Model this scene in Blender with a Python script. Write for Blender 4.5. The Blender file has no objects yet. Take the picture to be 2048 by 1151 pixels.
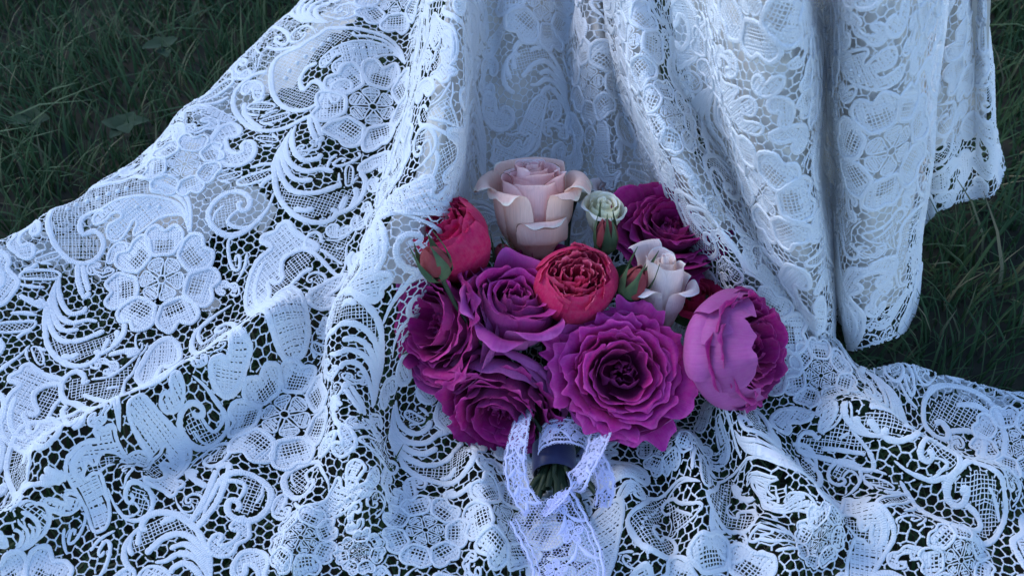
import bpy, math, random
import numpy as np
from mathutils import Vector, Matrix

rng = np.random.default_rng(7)
random.seed(7)
scene = bpy.context.scene
COL = scene.collection

# ------------------------------------------------------------------ camera
PITCH = math.radians(50.0)
CAM = np.array([0.0, -0.5367, 0.64])
FPX = 1024.0 / math.tan(math.radians(25.0))
cam_data = bpy.data.cameras.new('camera')
cam = bpy.data.objects.new('camera', cam_data)
COL.objects.link(cam)
cam.location = CAM
cam.rotation_euler = (math.pi / 2 - PITCH, 0, 0)
cam_data.sensor_width = 36.0
cam_data.lens = 18.0 / math.tan(math.radians(25.0))
cam_data.clip_start = 0.01
cam_data.clip_end = 500.0
cam_data.dof.use_dof = True
cam_data.dof.focus_distance = 0.74
cam_data.dof.aperture_fstop = 11.0
scene.camera = cam

# ------------------------------------------------------------------ light
SUN_EL, SUN_AZ = math.radians(38.0), math.radians(-60.0)
world = bpy.data.worlds.new('World')
scene.world = world
world.use_nodes = True
wn = world.node_tree.nodes
wl = world.node_tree.links
sky = wn.new('ShaderNodeTexSky')
sky.sky_type = 'NISHITA'
sky.sun_disc = False
sky.sun_elevation = SUN_EL
sky.sun_rotation = SUN_AZ
sky.air_density = 1.0
sky.dust_density = 0.0
sky.ozone_density = 3.0
wl.new(sky.outputs[0], wn['Background'].inputs[0])
wn['Background'].inputs[1].default_value = 0.15
sun_d = bpy.data.lights.new('sun', 'SUN')
sun_d.energy = 0.8
sun_d.angle = math.radians(25.0)
sun_d.color = (1.0, 0.93, 0.86)
sun = bpy.data.objects.new('sun', sun_d)
COL.objects.link(sun)
sd = Vector((math.sin(SUN_AZ) * math.cos(SUN_EL), math.cos(SUN_AZ) * math.cos(SUN_EL), math.sin(SUN_EL)))
sun.rotation_euler = sd.to_track_quat('Z', 'Y').to_euler()
sun.location = (0, 0, 3)
vs = scene.view_settings
vs.view_transform = 'Standard'
vs.look = 'None'
vs.gamma = 1.0
vs.use_curve_mapping = False
vs.exposure = 1.45

# ------------------------------------------------------------------ helpers
FWD = np.array([0, math.cos(PITCH), -math.sin(PITCH)])
RGT = np.array([1.0, 0, 0])
UPV = np.array([0, math.sin(PITCH), math.cos(PITCH)])

def pix_dir(px, py):
    return FWD + RGT * ((px - 1024.0) / FPX) + UPV * ((575.5 - py) / FPX)
def at_z(px, py, z):
    d = pix_dir(px, py)
    return CAM + d * ((z - CAM[2]) / d[2])
def at_y(px, py, y):
    d = pix_dir(px, py)
    return CAM + d * ((y - CAM[1]) / d[1])
def at_d(px, py, depth):
    return CAM + pix_dir(px, py) * depth
def project(P):
    q = P - CAM
    dep = q @ FWD
    return np.stack([1024 + FPX * (q @ RGT) / dep, 575.5 - FPX * (q @ UPV) / dep], -1), dep
def cam_vec(x, y, z):          # right, up, towards the camera
    v = RGT * x + UPV * y - FWD * z
    return Vector(v / np.linalg.norm(v))

def catmull(n_ctrl, n_out):
    """matrix (n_out x n_ctrl) of a Catmull-Rom spline through n_ctrl points"""
    W = np.zeros((n_out, n_ctrl))
    for k, t in enumerate(np.linspace(0, n_ctrl - 1, n_out)):
        i = min(int(t), n_ctrl - 2)
        f = t - i
        w = [(-f + 2 * f * f - f ** 3) / 2, (2 - 5 * f * f + 3 * f ** 3) / 2,
             (f + 4 * f * f - 3 * f ** 3) / 2, (-f * f + f ** 3) / 2]
        for o, ww in zip((-1, 0, 1, 2), w):
            W[k, min(max(i + o, 0), n_ctrl - 1)] += ww
    return W

def spline(pts, n, closed=False):
    p = np.asarray(pts, float)
    if closed:
        p = np.vstack([p[-2:], p, p[:2]]) if not np.allclose(p[0], p[-1]) else np.vstack([p[-3:-1], p, p[1:3]])
        m = len(p)
        full = catmull(m, (m - 1) * 12 + 1) @ p
        q = full[24:-24] if not np.allclose(pts[0], pts[-1]) else full[24:-24]
        if not np.allclose(pts[0], pts[-1]):
            q = full[24:(len(pts) + 2) * 12 + 1]
    else:
        q = catmull(len(p), (len(p) - 1) * 12 + 1) @ p
    seg = np.linalg.norm(np.diff(q[:, :2], axis=0), axis=1)
    s = np.concatenate([[0], np.cumsum(seg)])
    if s[-1] < 1e-9:
        return np.repeat(q[:1], n, 0)
    t = np.linspace(0, s[-1], n)
    return np.stack([np.interp(t, s, q[:, k]) for k in range(q.shape[1])], -1)

def inside(poly, pts):
    x, y = pts[:, 0], pts[:, 1]
    r = np.zeros(len(pts), bool)
    p = np.asarray(poly)
    for (x0, y0), (x1, y1) in zip(p, np.roll(p, -1, 0)):
        if y0 == y1:
            continue
        c = (y0 > y) != (y1 > y)
        r ^= c & (x < (x1 - x0) * (y - y0) / (y1 - y0) + x0)
    return r

class Noise:
    def __init__(s, n, scale, seed):
        g = np.random.default_rng(seed)
        a = g.uniform(0, 2 * np.pi, n)
        k = g.uniform(0.5, 1.6, n) * 2 * np.pi / scale
        s.k = np.stack([np.cos(a) * k, np.sin(a) * k], 0)
        s.p = g.uniform(0, 6.28, n)
        s.n = n
    def __call__(s, x, y):
        return np.sin(x[..., None] * s.k[0] + y[..., None] * s.k[1] + s.p).sum(-1) / math.sqrt(s.n)

class MB:
    """collects vertices, quads and uv, links one mesh object"""
    def __init__(s):
        s.v, s.f, s.u, s.n = [], [], [], 0
    def add(s, v, f, u=None):
        v = np.asarray(v, float)
        f = np.asarray(f, int)
        s.v.append(v)
        s.f.append(f + s.n)
        s.u.append(np.zeros((len(v), 2)) if u is None else np.asarray(u, float))
        s.n += len(v)
    def mesh(s, name, mat):
        V = np.vstack(s.v); F = np.vstack(s.f); U = np.vstack(s.u)
        me = bpy.data.meshes.new(name)
        me.vertices.add(len(V)); me.vertices.foreach_set('co', V.astype(np.float32).ravel())
        me.loops.add(F.size); me.loops.foreach_set('vertex_index', F.astype(np.int32).ravel())
        me.polygons.add(len(F))
        me.polygons.foreach_set('loop_start', (np.arange(len(F)) * F.shape[1]).astype(np.int32))
        uvl = me.uv_layers.new(name='UVMap')
        uvl.data.foreach_set('uv', U[F.ravel()].astype(np.float32).ravel())
        me.update(calc_edges=True)
        me.validate()
        me.shade_smooth()
        if mat is not None:
            me.materials.append(mat)
        return me
    def build(s, name, mat, parent=None):
        if not s.v:
            return None
        o = bpy.data.objects.new(name, s.mesh(name, mat))
        COL.objects.link(o)
        if parent is not None:
            o.parent = parent
        return o

def grid_faces(n, m, wrap=False):
    i, j = np.meshgrid(np.arange(n - 1), np.arange(m if wrap else m - 1), indexing='ij')
    a = i * m + j
    b = i * m + (j + 1) % m
    return np.stack([a, a + m, b + m, b], -1).reshape(-1, 4)

def tag(o, label=None, cat=None, group=None, kind=None):
    for k, v in (('label', label), ('category', cat), ('group', group), ('kind', kind)):
        if v:
            o[k] = v
    return o
def empty(name, loc=(0, 0, 0)):
    o = bpy.data.objects.new(name, None)
    o.empty_display_size = 0.01
    COL.objects.link(o)
    o.location = loc
    return o

def tube(mb, pts, radii, sides=6):
    P = np.asarray(pts, float)
    R = np.broadcast_to(np.asarray(radii, float), (len(P),))
    T = np.gradient(P, axis=0)
    T /= np.linalg.norm(T, axis=1, keepdims=True) + 1e-12
    ref = np.array([0, 0, 1.0]) if abs(T[0][2]) < 0.9 else np.array([1.0, 0, 0])
    A = np.cross(T, ref); A /= np.linalg.norm(A, axis=1, keepdims=True) + 1e-12
    B = np.cross(T, A)
    ang = np.linspace(0, 2 * np.pi, sides, endpoint=False)
    V = P[:, None] + R[:, None, None] * (A[:, None] * np.cos(ang)[None, :, None] + B[:, None] * np.sin(ang)[None, :, None])
    L = np.concatenate([[0], np.cumsum(np.linalg.norm(np.diff(P, axis=0), axis=1))])
    U = np.stack(np.broadcast_arrays(L[:, None], ang[None]), -1)
    mb.add(V.reshape(-1, 3), grid_faces(len(P), sides, True), U.reshape(-1, 2))

# ------------------------------------------------------------------ materials
def nt(name):
    m = bpy.data.materials.new(name)
    m.use_nodes = True
    t = m.node_tree
    return m, t.nodes, t.links, t.nodes['Principled BSDF'], t.nodes['Material Output']

def fabric(name, col, rough=0.75, transl=0.25, period=0.0011, bump=0.4, sheen=0.3, dist=0.0004):
    m, n, l, b, o = nt(name)
    b.inputs['Base Color'].default_value = (*col, 1)
    b.inputs['Roughness'].default_value = rough
    b.inputs['Sheen Weight'].default_value = sheen
    b.inputs['Specular IOR Level'].default_value = 0.25
    uv = n.new('ShaderNodeUVMap')
    sep = n.new('ShaderNodeSeparateXYZ'); l.new(uv.outputs[0], sep.inputs[0])
    tc = n.new('ShaderNodeTexCoord')
    nz = n.new('ShaderNodeTexNoise'); nz.inputs['Scale'].default_value = 900; l.new(tc.outputs['Object'], nz.inputs[0])
    mul = n.new('ShaderNodeMath'); mul.operation = 'MULTIPLY'; mul.inputs[1].default_value = 6.283 / period
    l.new(sep.outputs[0], mul.inputs[0])
    ad = n.new('ShaderNodeMath'); ad.operation = 'MULTIPLY_ADD'; ad.inputs[1].default_value = 5.0
    l.new(nz.outputs[0], ad.inputs[0]); l.new(mul.outputs[0], ad.inputs[2])
    si = n.new('ShaderNodeMath'); si.operation = 'SINE'; l.new(ad.outputs[0], si.inputs[0])
    sm = n.new('ShaderNodeMath'); sm.operation = 'MULTIPLY_ADD'; sm.inputs[1].default_value = 0.5
    l.new(si.outputs[0], sm.inputs[0]); l.new(nz.outputs[0], sm.inputs[2])
    bp = n.new('ShaderNodeBump'); bp.inputs['Strength'].default_value = bump; bp.inputs['Distance'].default_value = dist
    l.new(sm.outputs[0], bp.inputs['Height']); l.new(bp.outputs[0], b.inputs['Normal'])
    # faint large scale unevenness of the dye
    n2 = n.new('ShaderNodeTexNoise'); n2.inputs['Scale'].default_value = 22; l.new(tc.outputs['Object'], n2.inputs[0])
    mx = n.new('ShaderNodeMix'); mx.data_type = 'RGBA'
    mx.inputs[6].default_value = (col[0] * .93, col[1] * .93, col[2] * .95, 1); mx.inputs[7].default_value = (*col, 1)
    l.new(n2.outputs[0], mx.inputs[0]); l.new(mx.outputs[2], b.inputs['Base Color'])
    if transl > 0:
        tr = n.new('ShaderNodeBsdfTranslucent'); l.new(mx.outputs[2], tr.inputs[0])
        ms = n.new('ShaderNodeMixShader'); ms.inputs[0].default_value = transl
        l.new(b.outputs[0], ms.inputs[1]); l.new(tr.outputs[0], ms.inputs[2]); l.new(ms.outputs[0], o.inputs[0])
    return m

def petal_mat(name, base, mid, edge, back, brown=0.0, vein=0.34):
    m, n, l, b, o = nt(name)
    uv = n.new('ShaderNodeUVMap')
    sep = n.new('ShaderNodeSeparateXYZ'); l.new(uv.outputs[0], sep.inputs[0])
    tc = n.new('ShaderNodeTexCoord')
    oi = n.new('ShaderNodeObjectInfo')
    nz = n.new('ShaderNodeTexNoise'); nz.inputs['Scale'].default_value = 70; nz.inputs['Detail'].default_value = 4
    l.new(tc.outputs['Object'], nz.inputs[0])
    ad = n.new('ShaderNodeMath'); ad.operation = 'MULTIPLY_ADD'; ad.inputs[1].default_value = 0.35
    l.new(nz.outputs[0], ad.inputs[0]); l.new(sep.outputs[1], ad.inputs[2])
    sb = n.new('ShaderNodeMath'); sb.operation = 'SUBTRACT'; sb.inputs[1].default_value = 0.17; l.new(ad.outputs[0], sb.inputs[0])
    cr = n.new('ShaderNodeValToRGB'); l.new(sb.outputs[0], cr.inputs[0])
    e = cr.color_ramp.elements
    e[0].position = 0.1; e[0].color = (*base, 1)
    e[1].position = 0.93; e[1].color = (*edge, 1)
    rim = e.new(1.0); rim.color = (*[min(.95, c_ * 1.3 + .03) for c_ in edge], 1)
    k = e.new(0.55); k.color = (*mid, 1)
    geo = n.new('ShaderNodeNewGeometry')
    bk = n.new('ShaderNodeMix'); bk.data_type = 'RGBA'
    mb_ = n.new('ShaderNodeMath'); mb_.operation = 'MULTIPLY'; mb_.inputs[1].default_value = 0.85
    l.new(geo.outputs['Backfacing'], mb_.inputs[0]); l.new(mb_.outputs[0], bk.inputs[0])
    l.new(cr.outputs[0], bk.inputs[6]); bk.inputs[7].default_value = (*back, 1)
    # veins run along the petal
    mp = n.new('ShaderNodeMapping'); mp.inputs['Scale'].default_value = (22, 2.4, 1); l.new(uv.outputs[0], mp.inputs[0])
    vn = n.new('ShaderNodeTexNoise'); vn.inputs['Scale'].default_value = 2.0; vn.inputs['Detail'].default_value = 5
    l.new(mp.outputs[0], vn.inputs[0])
    hs = n.new('ShaderNodeHueSaturation')
    v1 = n.new('ShaderNodeMath'); v1.operation = 'MULTIPLY_ADD'; v1.inputs[1].default_value = vein; v1.inputs[2].default_value = 1 - vein / 2
    l.new(vn.outputs[0], v1.inputs[0])
    v2 = n.new('ShaderNodeMath'); v2.operation = 'MULTIPLY_ADD'; v2.inputs[1].default_value = 0.22; l.new(oi.outputs['Random'], v2.inputs[0]); 
    v3 = n.new('ShaderNodeMath'); v3.operation = 'SUBTRACT'; v3.inputs[1].default_value = 0.11
    l.new(v1.outputs[0], v2.inputs[2]); l.new(v2.outputs[0], v3.inputs[0]); l.new(v3.outputs[0], hs.inputs['Value'])
    fg = n.new('ShaderNodeTexNoise'); fg.inputs['Scale'].default_value = 320; fg.inputs['Detail'].default_value = 3; l.new(tc.outputs['Object'], fg.inputs[0])
    fv = n.new('ShaderNodeMath'); fv.operation = 'MULTIPLY_ADD'; fv.inputs[1].default_value = 0.16; fv.inputs[2].default_value = 0.92; l.new(fg.outputs[0], fv.inputs[0])
    l.new(fv.outputs[0], hs.inputs['Saturation'])
    l.new(bk.outputs[2], hs.inputs['Color'])
    last = hs.outputs[0]
    if brown > 0:      # dried brown rim, uneven
        pw = n.new('ShaderNodeMath'); pw.operation = 'GREATER_THAN'; pw.inputs[1].default_value = 1.0 - brown * 0.05
        a2 = n.new('ShaderNodeMath'); a2.operation = 'MULTIPLY_ADD'; a2.inputs[1].default_value = 0.16
        n3 = n.new('ShaderNodeTexNoise'); n3.inputs['Scale'].default_value = 45; l.new(tc.outputs['Object'], n3.inputs[0])
        l.new(n3.outputs[0], a2.inputs[0]); l.new(sep.outputs[1], a2.inputs[2]); l.new(a2.outputs[0], pw.inputs[0])
        pw.inputs[1].default_value = 1.075
        bm = n.new('ShaderNodeMix'); bm.data_type = 'RGBA'; l.new(pw.outputs[0], bm.inputs[0])
        l.new(last, bm.inputs[6]); bm.inputs[7].default_value = (0.32, 0.17, 0.11, 1)
        last = bm.outputs[2]
    l.new(last, b.inputs['Base Color'])
    b.inputs['Roughness'].default_value = 0.55
    b.inputs['Specular IOR Level'].default_value = 0.2
    b.inputs['Sheen Weight'].default_value = 0.05
    bp = n.new('ShaderNodeBump'); bp.inputs['Strength'].default_value = 0.6; bp.inputs['Distance'].default_value = 0.0009
    l.new(vn.outputs[0], bp.inputs['Height']); l.new(bp.outputs[0], b.inputs['Normal'])
    tr = n.new('ShaderNodeBsdfTranslucent'); l.new(last, tr.inputs[0])
    ms = n.new('ShaderNodeMixShader'); ms.inputs[0].default_value = 0.3
    l.new(b.outputs[0], ms.inputs[1]); l.new(tr.outputs[0], ms.inputs[2]); l.new(ms.outputs[0], o.inputs[0])
    return m

def plain(name, c1, c2, scale=60, rough=0.6, transl=0.0, bump=0.3, rand=0.0, detail=4):
    m, n, l, b, o = nt(name)
    tc = n.new('ShaderNodeTexCoord')
    nz = n.new('ShaderNodeTexNoise'); nz.inputs['Scale'].default_value = scale; nz.inputs['Detail'].default_value = detail
    l.new(tc.outputs['Object'], nz.inputs[0])
    mx = n.new('ShaderNodeMix'); mx.data_type = 'RGBA'
    mx.inputs[6].default_value = (*c1, 1); mx.inputs[7].default_value = (*c2, 1)
    cr = n.new('ShaderNodeMapRange'); cr.inputs[1].default_value = 0.3; cr.inputs[2].default_value = 0.7
    l.new(nz.outputs[0], cr.inputs[0]); l.new(cr.outputs[0], mx.inputs[0]); l.new(mx.outputs[2], b.inputs['Base Color'])
    b.inputs['Roughness'].default_value = rough
    b.inputs['Specular IOR Level'].default_value = 0.3
    bp = n.new('ShaderNodeBump'); bp.inputs['Strength'].default_value = bump; bp.inputs['Distance'].default_value = 0.001
    l.new(nz.outputs[0], bp.inputs['Height']); l.new(bp.outputs[0], b.inputs['Normal'])
    if transl:
        tr = n.new('ShaderNodeBsdfTranslucent'); l.new(mx.outputs[2], tr.inputs[0])
        ms = n.new('ShaderNodeMixShader'); ms.inputs[0].default_value = transl
        l.new(b.outputs[0], ms.inputs[1]); l.new(tr.outputs[0], ms.inputs[2]); l.new(ms.outputs[0], o.inputs[0])
    return m

M_LACE = fabric('lace_thread', (0.78, 0.81, 0.85), period=0.0013, bump=0.65, dist=0.0004)
M_SATIN = fabric('satin_lining', (0.68, 0.65, 0.60), rough=0.42, transl=0.1, period=0.0007, bump=0.12, sheen=0.1, dist=0.0001)
M_RIB = fabric('ribbon_lace', (0.64, 0.65, 0.90), transl=0.3, period=0.0008)
M_NAVY = fabric('navy_satin', (0.010, 0.012, 0.055), rough=0.35, transl=0, period=0.0006, bump=0.1)
M_SOIL = plain('lawn_soil', (0.010, 0.012, 0.008), (0.03, 0.028, 0.018), 40, 0.95)
M_STEM = plain('rose_stem', (0.014, 0.028, 0.014), (0.028, 0.042, 0.02), 90, 0.5)
M_SEPAL = plain('rose_sepal', (0.035, 0.075, 0.035), (0.09, 0.13, 0.06), 120, 0.55, 0.1)
M_LEAF = plain('rose_leaf', (0.03, 0.075, 0.03), (0.05, 0.11, 0.045), 50, 0.5, 0.15)
M_WEED = plain('weed_leaf', (0.010, 0.028, 0.012), (0.018, 0.040, 0.016), 60, 0.85, 0.1)

def grass_mat():
    m, n, l, b, o = nt('grass_blade')
    uv = n.new('ShaderNodeUVMap')
    sep = n.new('ShaderNodeSeparateXYZ'); l.new(uv.outputs[0], sep.inputs[0])
    cr = n.new('ShaderNodeValToRGB'); l.new(sep.outputs[0], cr.inputs[0])
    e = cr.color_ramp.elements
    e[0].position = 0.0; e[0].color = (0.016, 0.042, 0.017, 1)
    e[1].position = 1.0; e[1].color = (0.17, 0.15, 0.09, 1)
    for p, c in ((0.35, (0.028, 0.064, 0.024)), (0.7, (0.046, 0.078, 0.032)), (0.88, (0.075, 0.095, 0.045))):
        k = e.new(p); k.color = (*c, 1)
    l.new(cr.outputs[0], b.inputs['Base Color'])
    b.inputs['Roughness'].default_value = 0.6
    b.inputs['Specular IOR Level'].default_value = 0.15
    tr = n.new('ShaderNodeBsdfTranslucent'); l.new(cr.outputs[0], tr.inputs[0])
    ms = n.new('ShaderNodeMixShader'); ms.inputs[0].default_value = 0.2
    l.new(b.outputs[0], ms.inputs[1]); l.new(tr.outputs[0], ms.inputs[2]); l.new(ms.outputs[0], o.inputs[0])
    return m
M_GRASS = grass_mat()

# ------------------------------------------------------------------ cloth sheets
class Panel:
    """a draped sheet: 3D grid P with flat fabric coordinates U (metres)"""
    def __init__(s, P, U=None, relax=500, res=0.001, x0=None):
        s.P = P
        if x0 is None and U is None:
            n_, m_ = P.shape[:2]
            k = np.concatenate([[0], np.cumsum(np.linalg.norm(np.diff(P[n_ // 2], axis=0), axis=1))])
            v = np.concatenate([[0], np.cumsum(np.linalg.norm(np.diff(P[:, m_ // 2], axis=0), axis=1))])
            x0 = np.stack(np.meshgrid(v, k, indexing='ij')[::-1], -1)
        s.x0 = x0
        n, m = P.shape[:2]
        du = np.gradient(P, axis=0); dv = np.gradient(P, axis=1)
        N = np.cross(du, dv)
        N /= np.linalg.norm(N, axis=-1, keepdims=True) + 1e-12
        flip = np.sign((N * (CAM - P)).sum(-1).mean())
        s.N = N * (flip if flip != 0 else 1)
        if U is None:
            U = s.flatten(relax)
        s.U = U
        s.px, s.dep = project(P)
        s.lo = U.reshape(-1, 2).min(0) - 0.004
        s.res = res
        s.table()
    def flatten(s, iters):
        """unroll the sheet: springs of the draped lengths, coarse to fine"""
        n, m = s.P.shape[:2]
        S = np.s_
        springs = [(S[:-1, :], S[1:, :]), (S[:, :-1], S[:, 1:]), (S[:-1, :-1], S[1:, 1:]), (S[1:, :-1], S[:-1, 1:])]
        def resample(x, i0, j0, i1, j1):
            out = np.empty((len(i1), len(j1), 2))
            for k in range(2):
                t = np.stack([np.interp(j1, j0, x[r, :, k]) for r in range(len(i0))])
                out[..., k] = np.stack([np.interp(i1, i0, t[:, c]) for c in range(len(j1))], 1)
            return out
        ci = np.arange(n); cj = np.arange(m)
        # the lengths of the full, rippled sheet between coarse nodes
        AL = np.concatenate([np.zeros((1, m)), np.cumsum(np.linalg.norm(np.diff(s.P, axis=0), axis=-1), 0)], 0)
        BL = np.concatenate([np.zeros((n, 1)), np.cumsum(np.linalg.norm(np.diff(s.P, axis=1), axis=-1), 1)], 1)
        x, pi, pj = s.x0, ci, cj
        for k, its in ((14, 1500), (28, 500), (56, 300)):
            ii = np.unique(np.linspace(0, n - 1, k).round().astype(int)); jj = np.unique(np.linspace(0, m - 1, k).round().astype(int))
            x = resample(x, pi, pj, ii, jj)
            Q = s.P[np.ix_(ii, jj)]
            A, B = AL[np.ix_(ii, jj)], BL[np.ix_(ii, jj)]
            la, lb = np.diff(A, axis=0), np.diff(B, axis=1)
            d1 = np.linalg.norm(Q[:-1, :-1] - Q[1:, 1:], axis=-1); d2 = np.linalg.norm(Q[1:, :-1] - Q[:-1, 1:], axis=-1)
            sc = np.sqrt((la[:, :-1] ** 2 + lb[:-1] ** 2) / (np.linalg.norm(np.diff(Q, axis=0), axis=-1)[:, :-1] ** 2 + np.linalg.norm(np.diff(Q, axis=1), axis=-1)[:-1] ** 2))
            L = [la, lb, d1 * sc, d2 * sc]
            for it in range(its):
                f = np.zeros_like(x)
                for (a, b), l0 in zip(springs, L):
                    d = x[b] - x[a]
                    ln = np.linalg.norm(d, axis=-1) + 1e-9
                    c = d * ((ln - l0) / ln)[..., None]
                    f[a] += c; f[b] -= c
                x = x + 0.11 * f
                lw = 0.02 + (0.2 * max(0.0, 1 - it / (its * 0.5)) if k < 20 else 0.0)
                y = x.copy()
                y[1:-1, 1:-1] += lw * (x[:-2, 1:-1] + x[2:, 1:-1] + x[1:-1, :-2] + x[1:-1, 2:] - 4 * x[1:-1, 1:-1])
                for e in (S[0, :], S[-1, :], S[:, 0], S[:, -1]):
                    v = x[e]
                    w = v.copy(); w[1:-1] += 2 * lw * (v[:-2] + v[2:] - 2 * v[1:-1]); y[e] = w
                x = y
            pi, pj = ii, jj
        return resample(x, pi, pj, ci, cj)
    def table(s):
        n, m = s.U.shape[:2]
        hi = s.U.reshape(-1, 2).max(0) + 0.004
        s.shape = tuple((np.ceil((hi - s.lo) / s.res)).astype(int) + 1)
        step = max(np.linalg.norm(np.diff(s.U, axis=0), axis=-1).max(), np.linalg.norm(np.diff(s.U, axis=1), axis=-1).max())
        k = int(min(14, max(2, math.ceil(step / s.res * 1.3))))
        fi = np.linspace(0, n - 1, (n - 1) * k + 1); fj = np.linspace(0, m - 1, (m - 1) * k + 1)
        I, J = np.meshgrid(fi, fj, indexing='ij')
        uv = s.bil(s.U, I.ravel(), J.ravel())
        c = np.round((uv - s.lo) / s.res).astype(int)
        T = np.full(s.shape + (2,), np.nan)
        T[c[:, 0], c[:, 1], 0] = I.ravel(); T[c[:, 0], c[:, 1], 1] = J.ravel()
        s.valid = ~np.isnan(T[..., 0])
        for _ in range(4):
            bad = np.isnan(T[..., 0])
            for ax, sh in ((0, 1), (0, -1), (1, 1), (1, -1)):
                R = np.roll(T, sh, ax)
                w = bad & ~np.isnan(R[..., 0])
                T[w] = R[w]; bad &= ~w
        s.T = T
        v = s.valid.copy()
        for ax, sh in ((0, 1), (0, -1), (1, 1), (1, -1)):
            v |= np.roll(s.valid, sh, ax)
        s.valid = v
        s.occ = np.zeros(s.shape, bool)
    def bil(s, A, I, J):
        n, m = A.shape[:2]
        i = np.clip(I.astype(int), 0, n - 2); j = np.clip(J.astype(int), 0, m - 2)
        a = (I - i)[:, None]; b = (J - j)[:, None]
        return A[i, j] * (1 - a) * (1 - b) + A[i + 1, j] * a * (1 - b) + A[i, j + 1] * (1 - a) * b + A[i + 1, j + 1] * a * b
    def cell(s, uv):
        c = np.round((uv - s.lo) / s.res).astype(int)
        return np.clip(c[:, 0], 0, s.shape[0] - 1), np.clip(c[:, 1], 0, s.shape[1] - 1)
    def ok(s, uv):
        c = np.round((uv - s.lo) / s.res).astype(int)
        good = (c[:, 0] >= 0) & (c[:, 1] >= 0) & (c[:, 0] < s.shape[0]) & (c[:, 1] < s.shape[1])
        a, b = s.cell(uv)
        return good & s.valid[a, b]
    def ij(s, uv):
        a, b = s.cell(uv)
        t = s.T[a, b]
        n, m = s.U.shape[:2]
        I = np.nan_to_num(t[:, 0]); J = np.nan_to_num(t[:, 1])
        for _ in range(3):
            i = np.clip(I.astype(int), 0, n - 2); j = np.clip(J.astype(int), 0, m - 2)
            fa = (I - i)[:, None]; fb = (J - j)[:, None]
            A, B, C, D = s.U[i, j], s.U[i + 1, j], s.U[i, j + 1], s.U[i + 1, j + 1]
            e = uv - (A * (1 - fa) * (1 - fb) + B * fa * (1 - fb) + C * (1 - fa) * fb + D * fa * fb)
            gi = (B - A) * (1 - fb) + (D - C) * fb
            gj = (C - A) * (1 - fa) + (D - B) * fa
            det = gi[:, 0] * gj[:, 1] - gi[:, 1] * gj[:, 0]
            det = np.where(np.abs(det) < 1e-12, 1e-12, det)
            di = (e[:, 0] * gj[:, 1] - e[:, 1] * gj[:, 0]) / det
            dj = (gi[:, 0] * e[:, 1] - gi[:, 1] * e[:, 0]) / det
            I = np.clip(I + np.clip(di, -1.5, 1.5), -0.3, n - 0.7); J = np.clip(J + np.clip(dj, -1.5, 1.5), -0.3, m - 0.7)
        return I, J
    def map(s, uv, h):
        I, J = s.ij(uv)
        P = s.bil(s.P, I, J)
        N = s.bil(s.N, I, J)
        N /= np.linalg.norm(N, axis=-1, keepdims=True) + 1e-12
        return P + N * np.asarray(h)[:, None]
    def px2uv(s, pts):
        out = []
        flat = s.px.reshape(-1, 2); dep = s.dep.ravel(); U = s.U.reshape(-1, 2)
        m = s.px.shape[1]
        for p in np.atleast_2d(np.asarray(pts, float)):
            d2 = ((flat - p) ** 2).sum(-1)
            near = np.where(d2 < 14 ** 2)[0]
            k = near[np.argmin(dep[near] + 0.002 * np.sqrt(d2[near]))] if len(near) else np.argmin(d2)
            i, j = divmod(k, m)
            i0, i1, j0, j1 = max(i - 1, 0), min(i + 1, s.px.shape[0] - 1), max(j - 1, 0), min(j + 1, m - 1)
            a = (s.px[i1, j] - s.px[i0, j]) / (i1 - i0); b = (s.px[i, j1] - s.px[i, j0]) / (j1 - j0)
            e = p - s.px[i, j]
            det = a[0] * b[1] - a[1] * b[0]
            u = s.U[i, j].copy()
            if abs(det) > 0.4:
                x = np.clip((e[0] * b[1] - e[1] * b[0]) / det, -3, 3); y = np.clip((a[0] * e[1] - a[1] * e[0]) / det, -3, 3)
                u = u + x * (s.U[i1, j] - s.U[i0, j]) / (i1 - i0) + y * (s.U[i, j1] - s.U[i, j0]) / (j1 - j0)
            out.append(u)
        return np.array(out)

def sheet_mesh(mb, P, N, off):
    V = P + N * off
    n, m = P.shape[:2]
    I, J = np.meshgrid(np.arange(n), np.arange(m), indexing='ij')
    mb.add(V.reshape(-1, 3), grid_faces(n, m), np.stack([I * 0.003, J * 0.003], -1).reshape(-1, 2))

def ctrl_panel(cols, n, m):
    """cols: list of columns, each a list of (px, py, z); returns an n x m grid of points"""
    C = np.array([[at_z(*p) for p in c] for c in cols])      # K x R x 3
    C = np.transpose(C, (1, 0, 2))
    a = catmull(C.shape[0], n); b = catmull(C.shape[1], m)
    return np.einsum('ir,rcx,jc->ijx', a, C, b)

def normals(P):
    N = np.cross(np.gradient(P, axis=0), np.gradient(P, axis=1))
    N /= np.linalg.norm(N, axis=-1, keepdims=True) + 1e-12
    f = np.sign((N * (CAM - P)).sum(-1).mean())
    return N * f

def ridge(P, line, amp, w):
    """raise the sheet along a fold that runs under the pixel line"""
    px, _ = project(P)
    L = spline(line, 60)
    d2 = ((px[:, :, None, :] - L[None, None]) ** 2).sum(-1)
    k = d2.argmin(-1)
    d = np.sqrt(d2.min(-1))
    t = k / 59.0
    env = np.clip(np.minimum(t, 1 - t) * 5, 0, 1)
    env = env * env * (3 - 2 * env)
    return amp * env * np.exp(-(d / w) ** 2)

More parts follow.
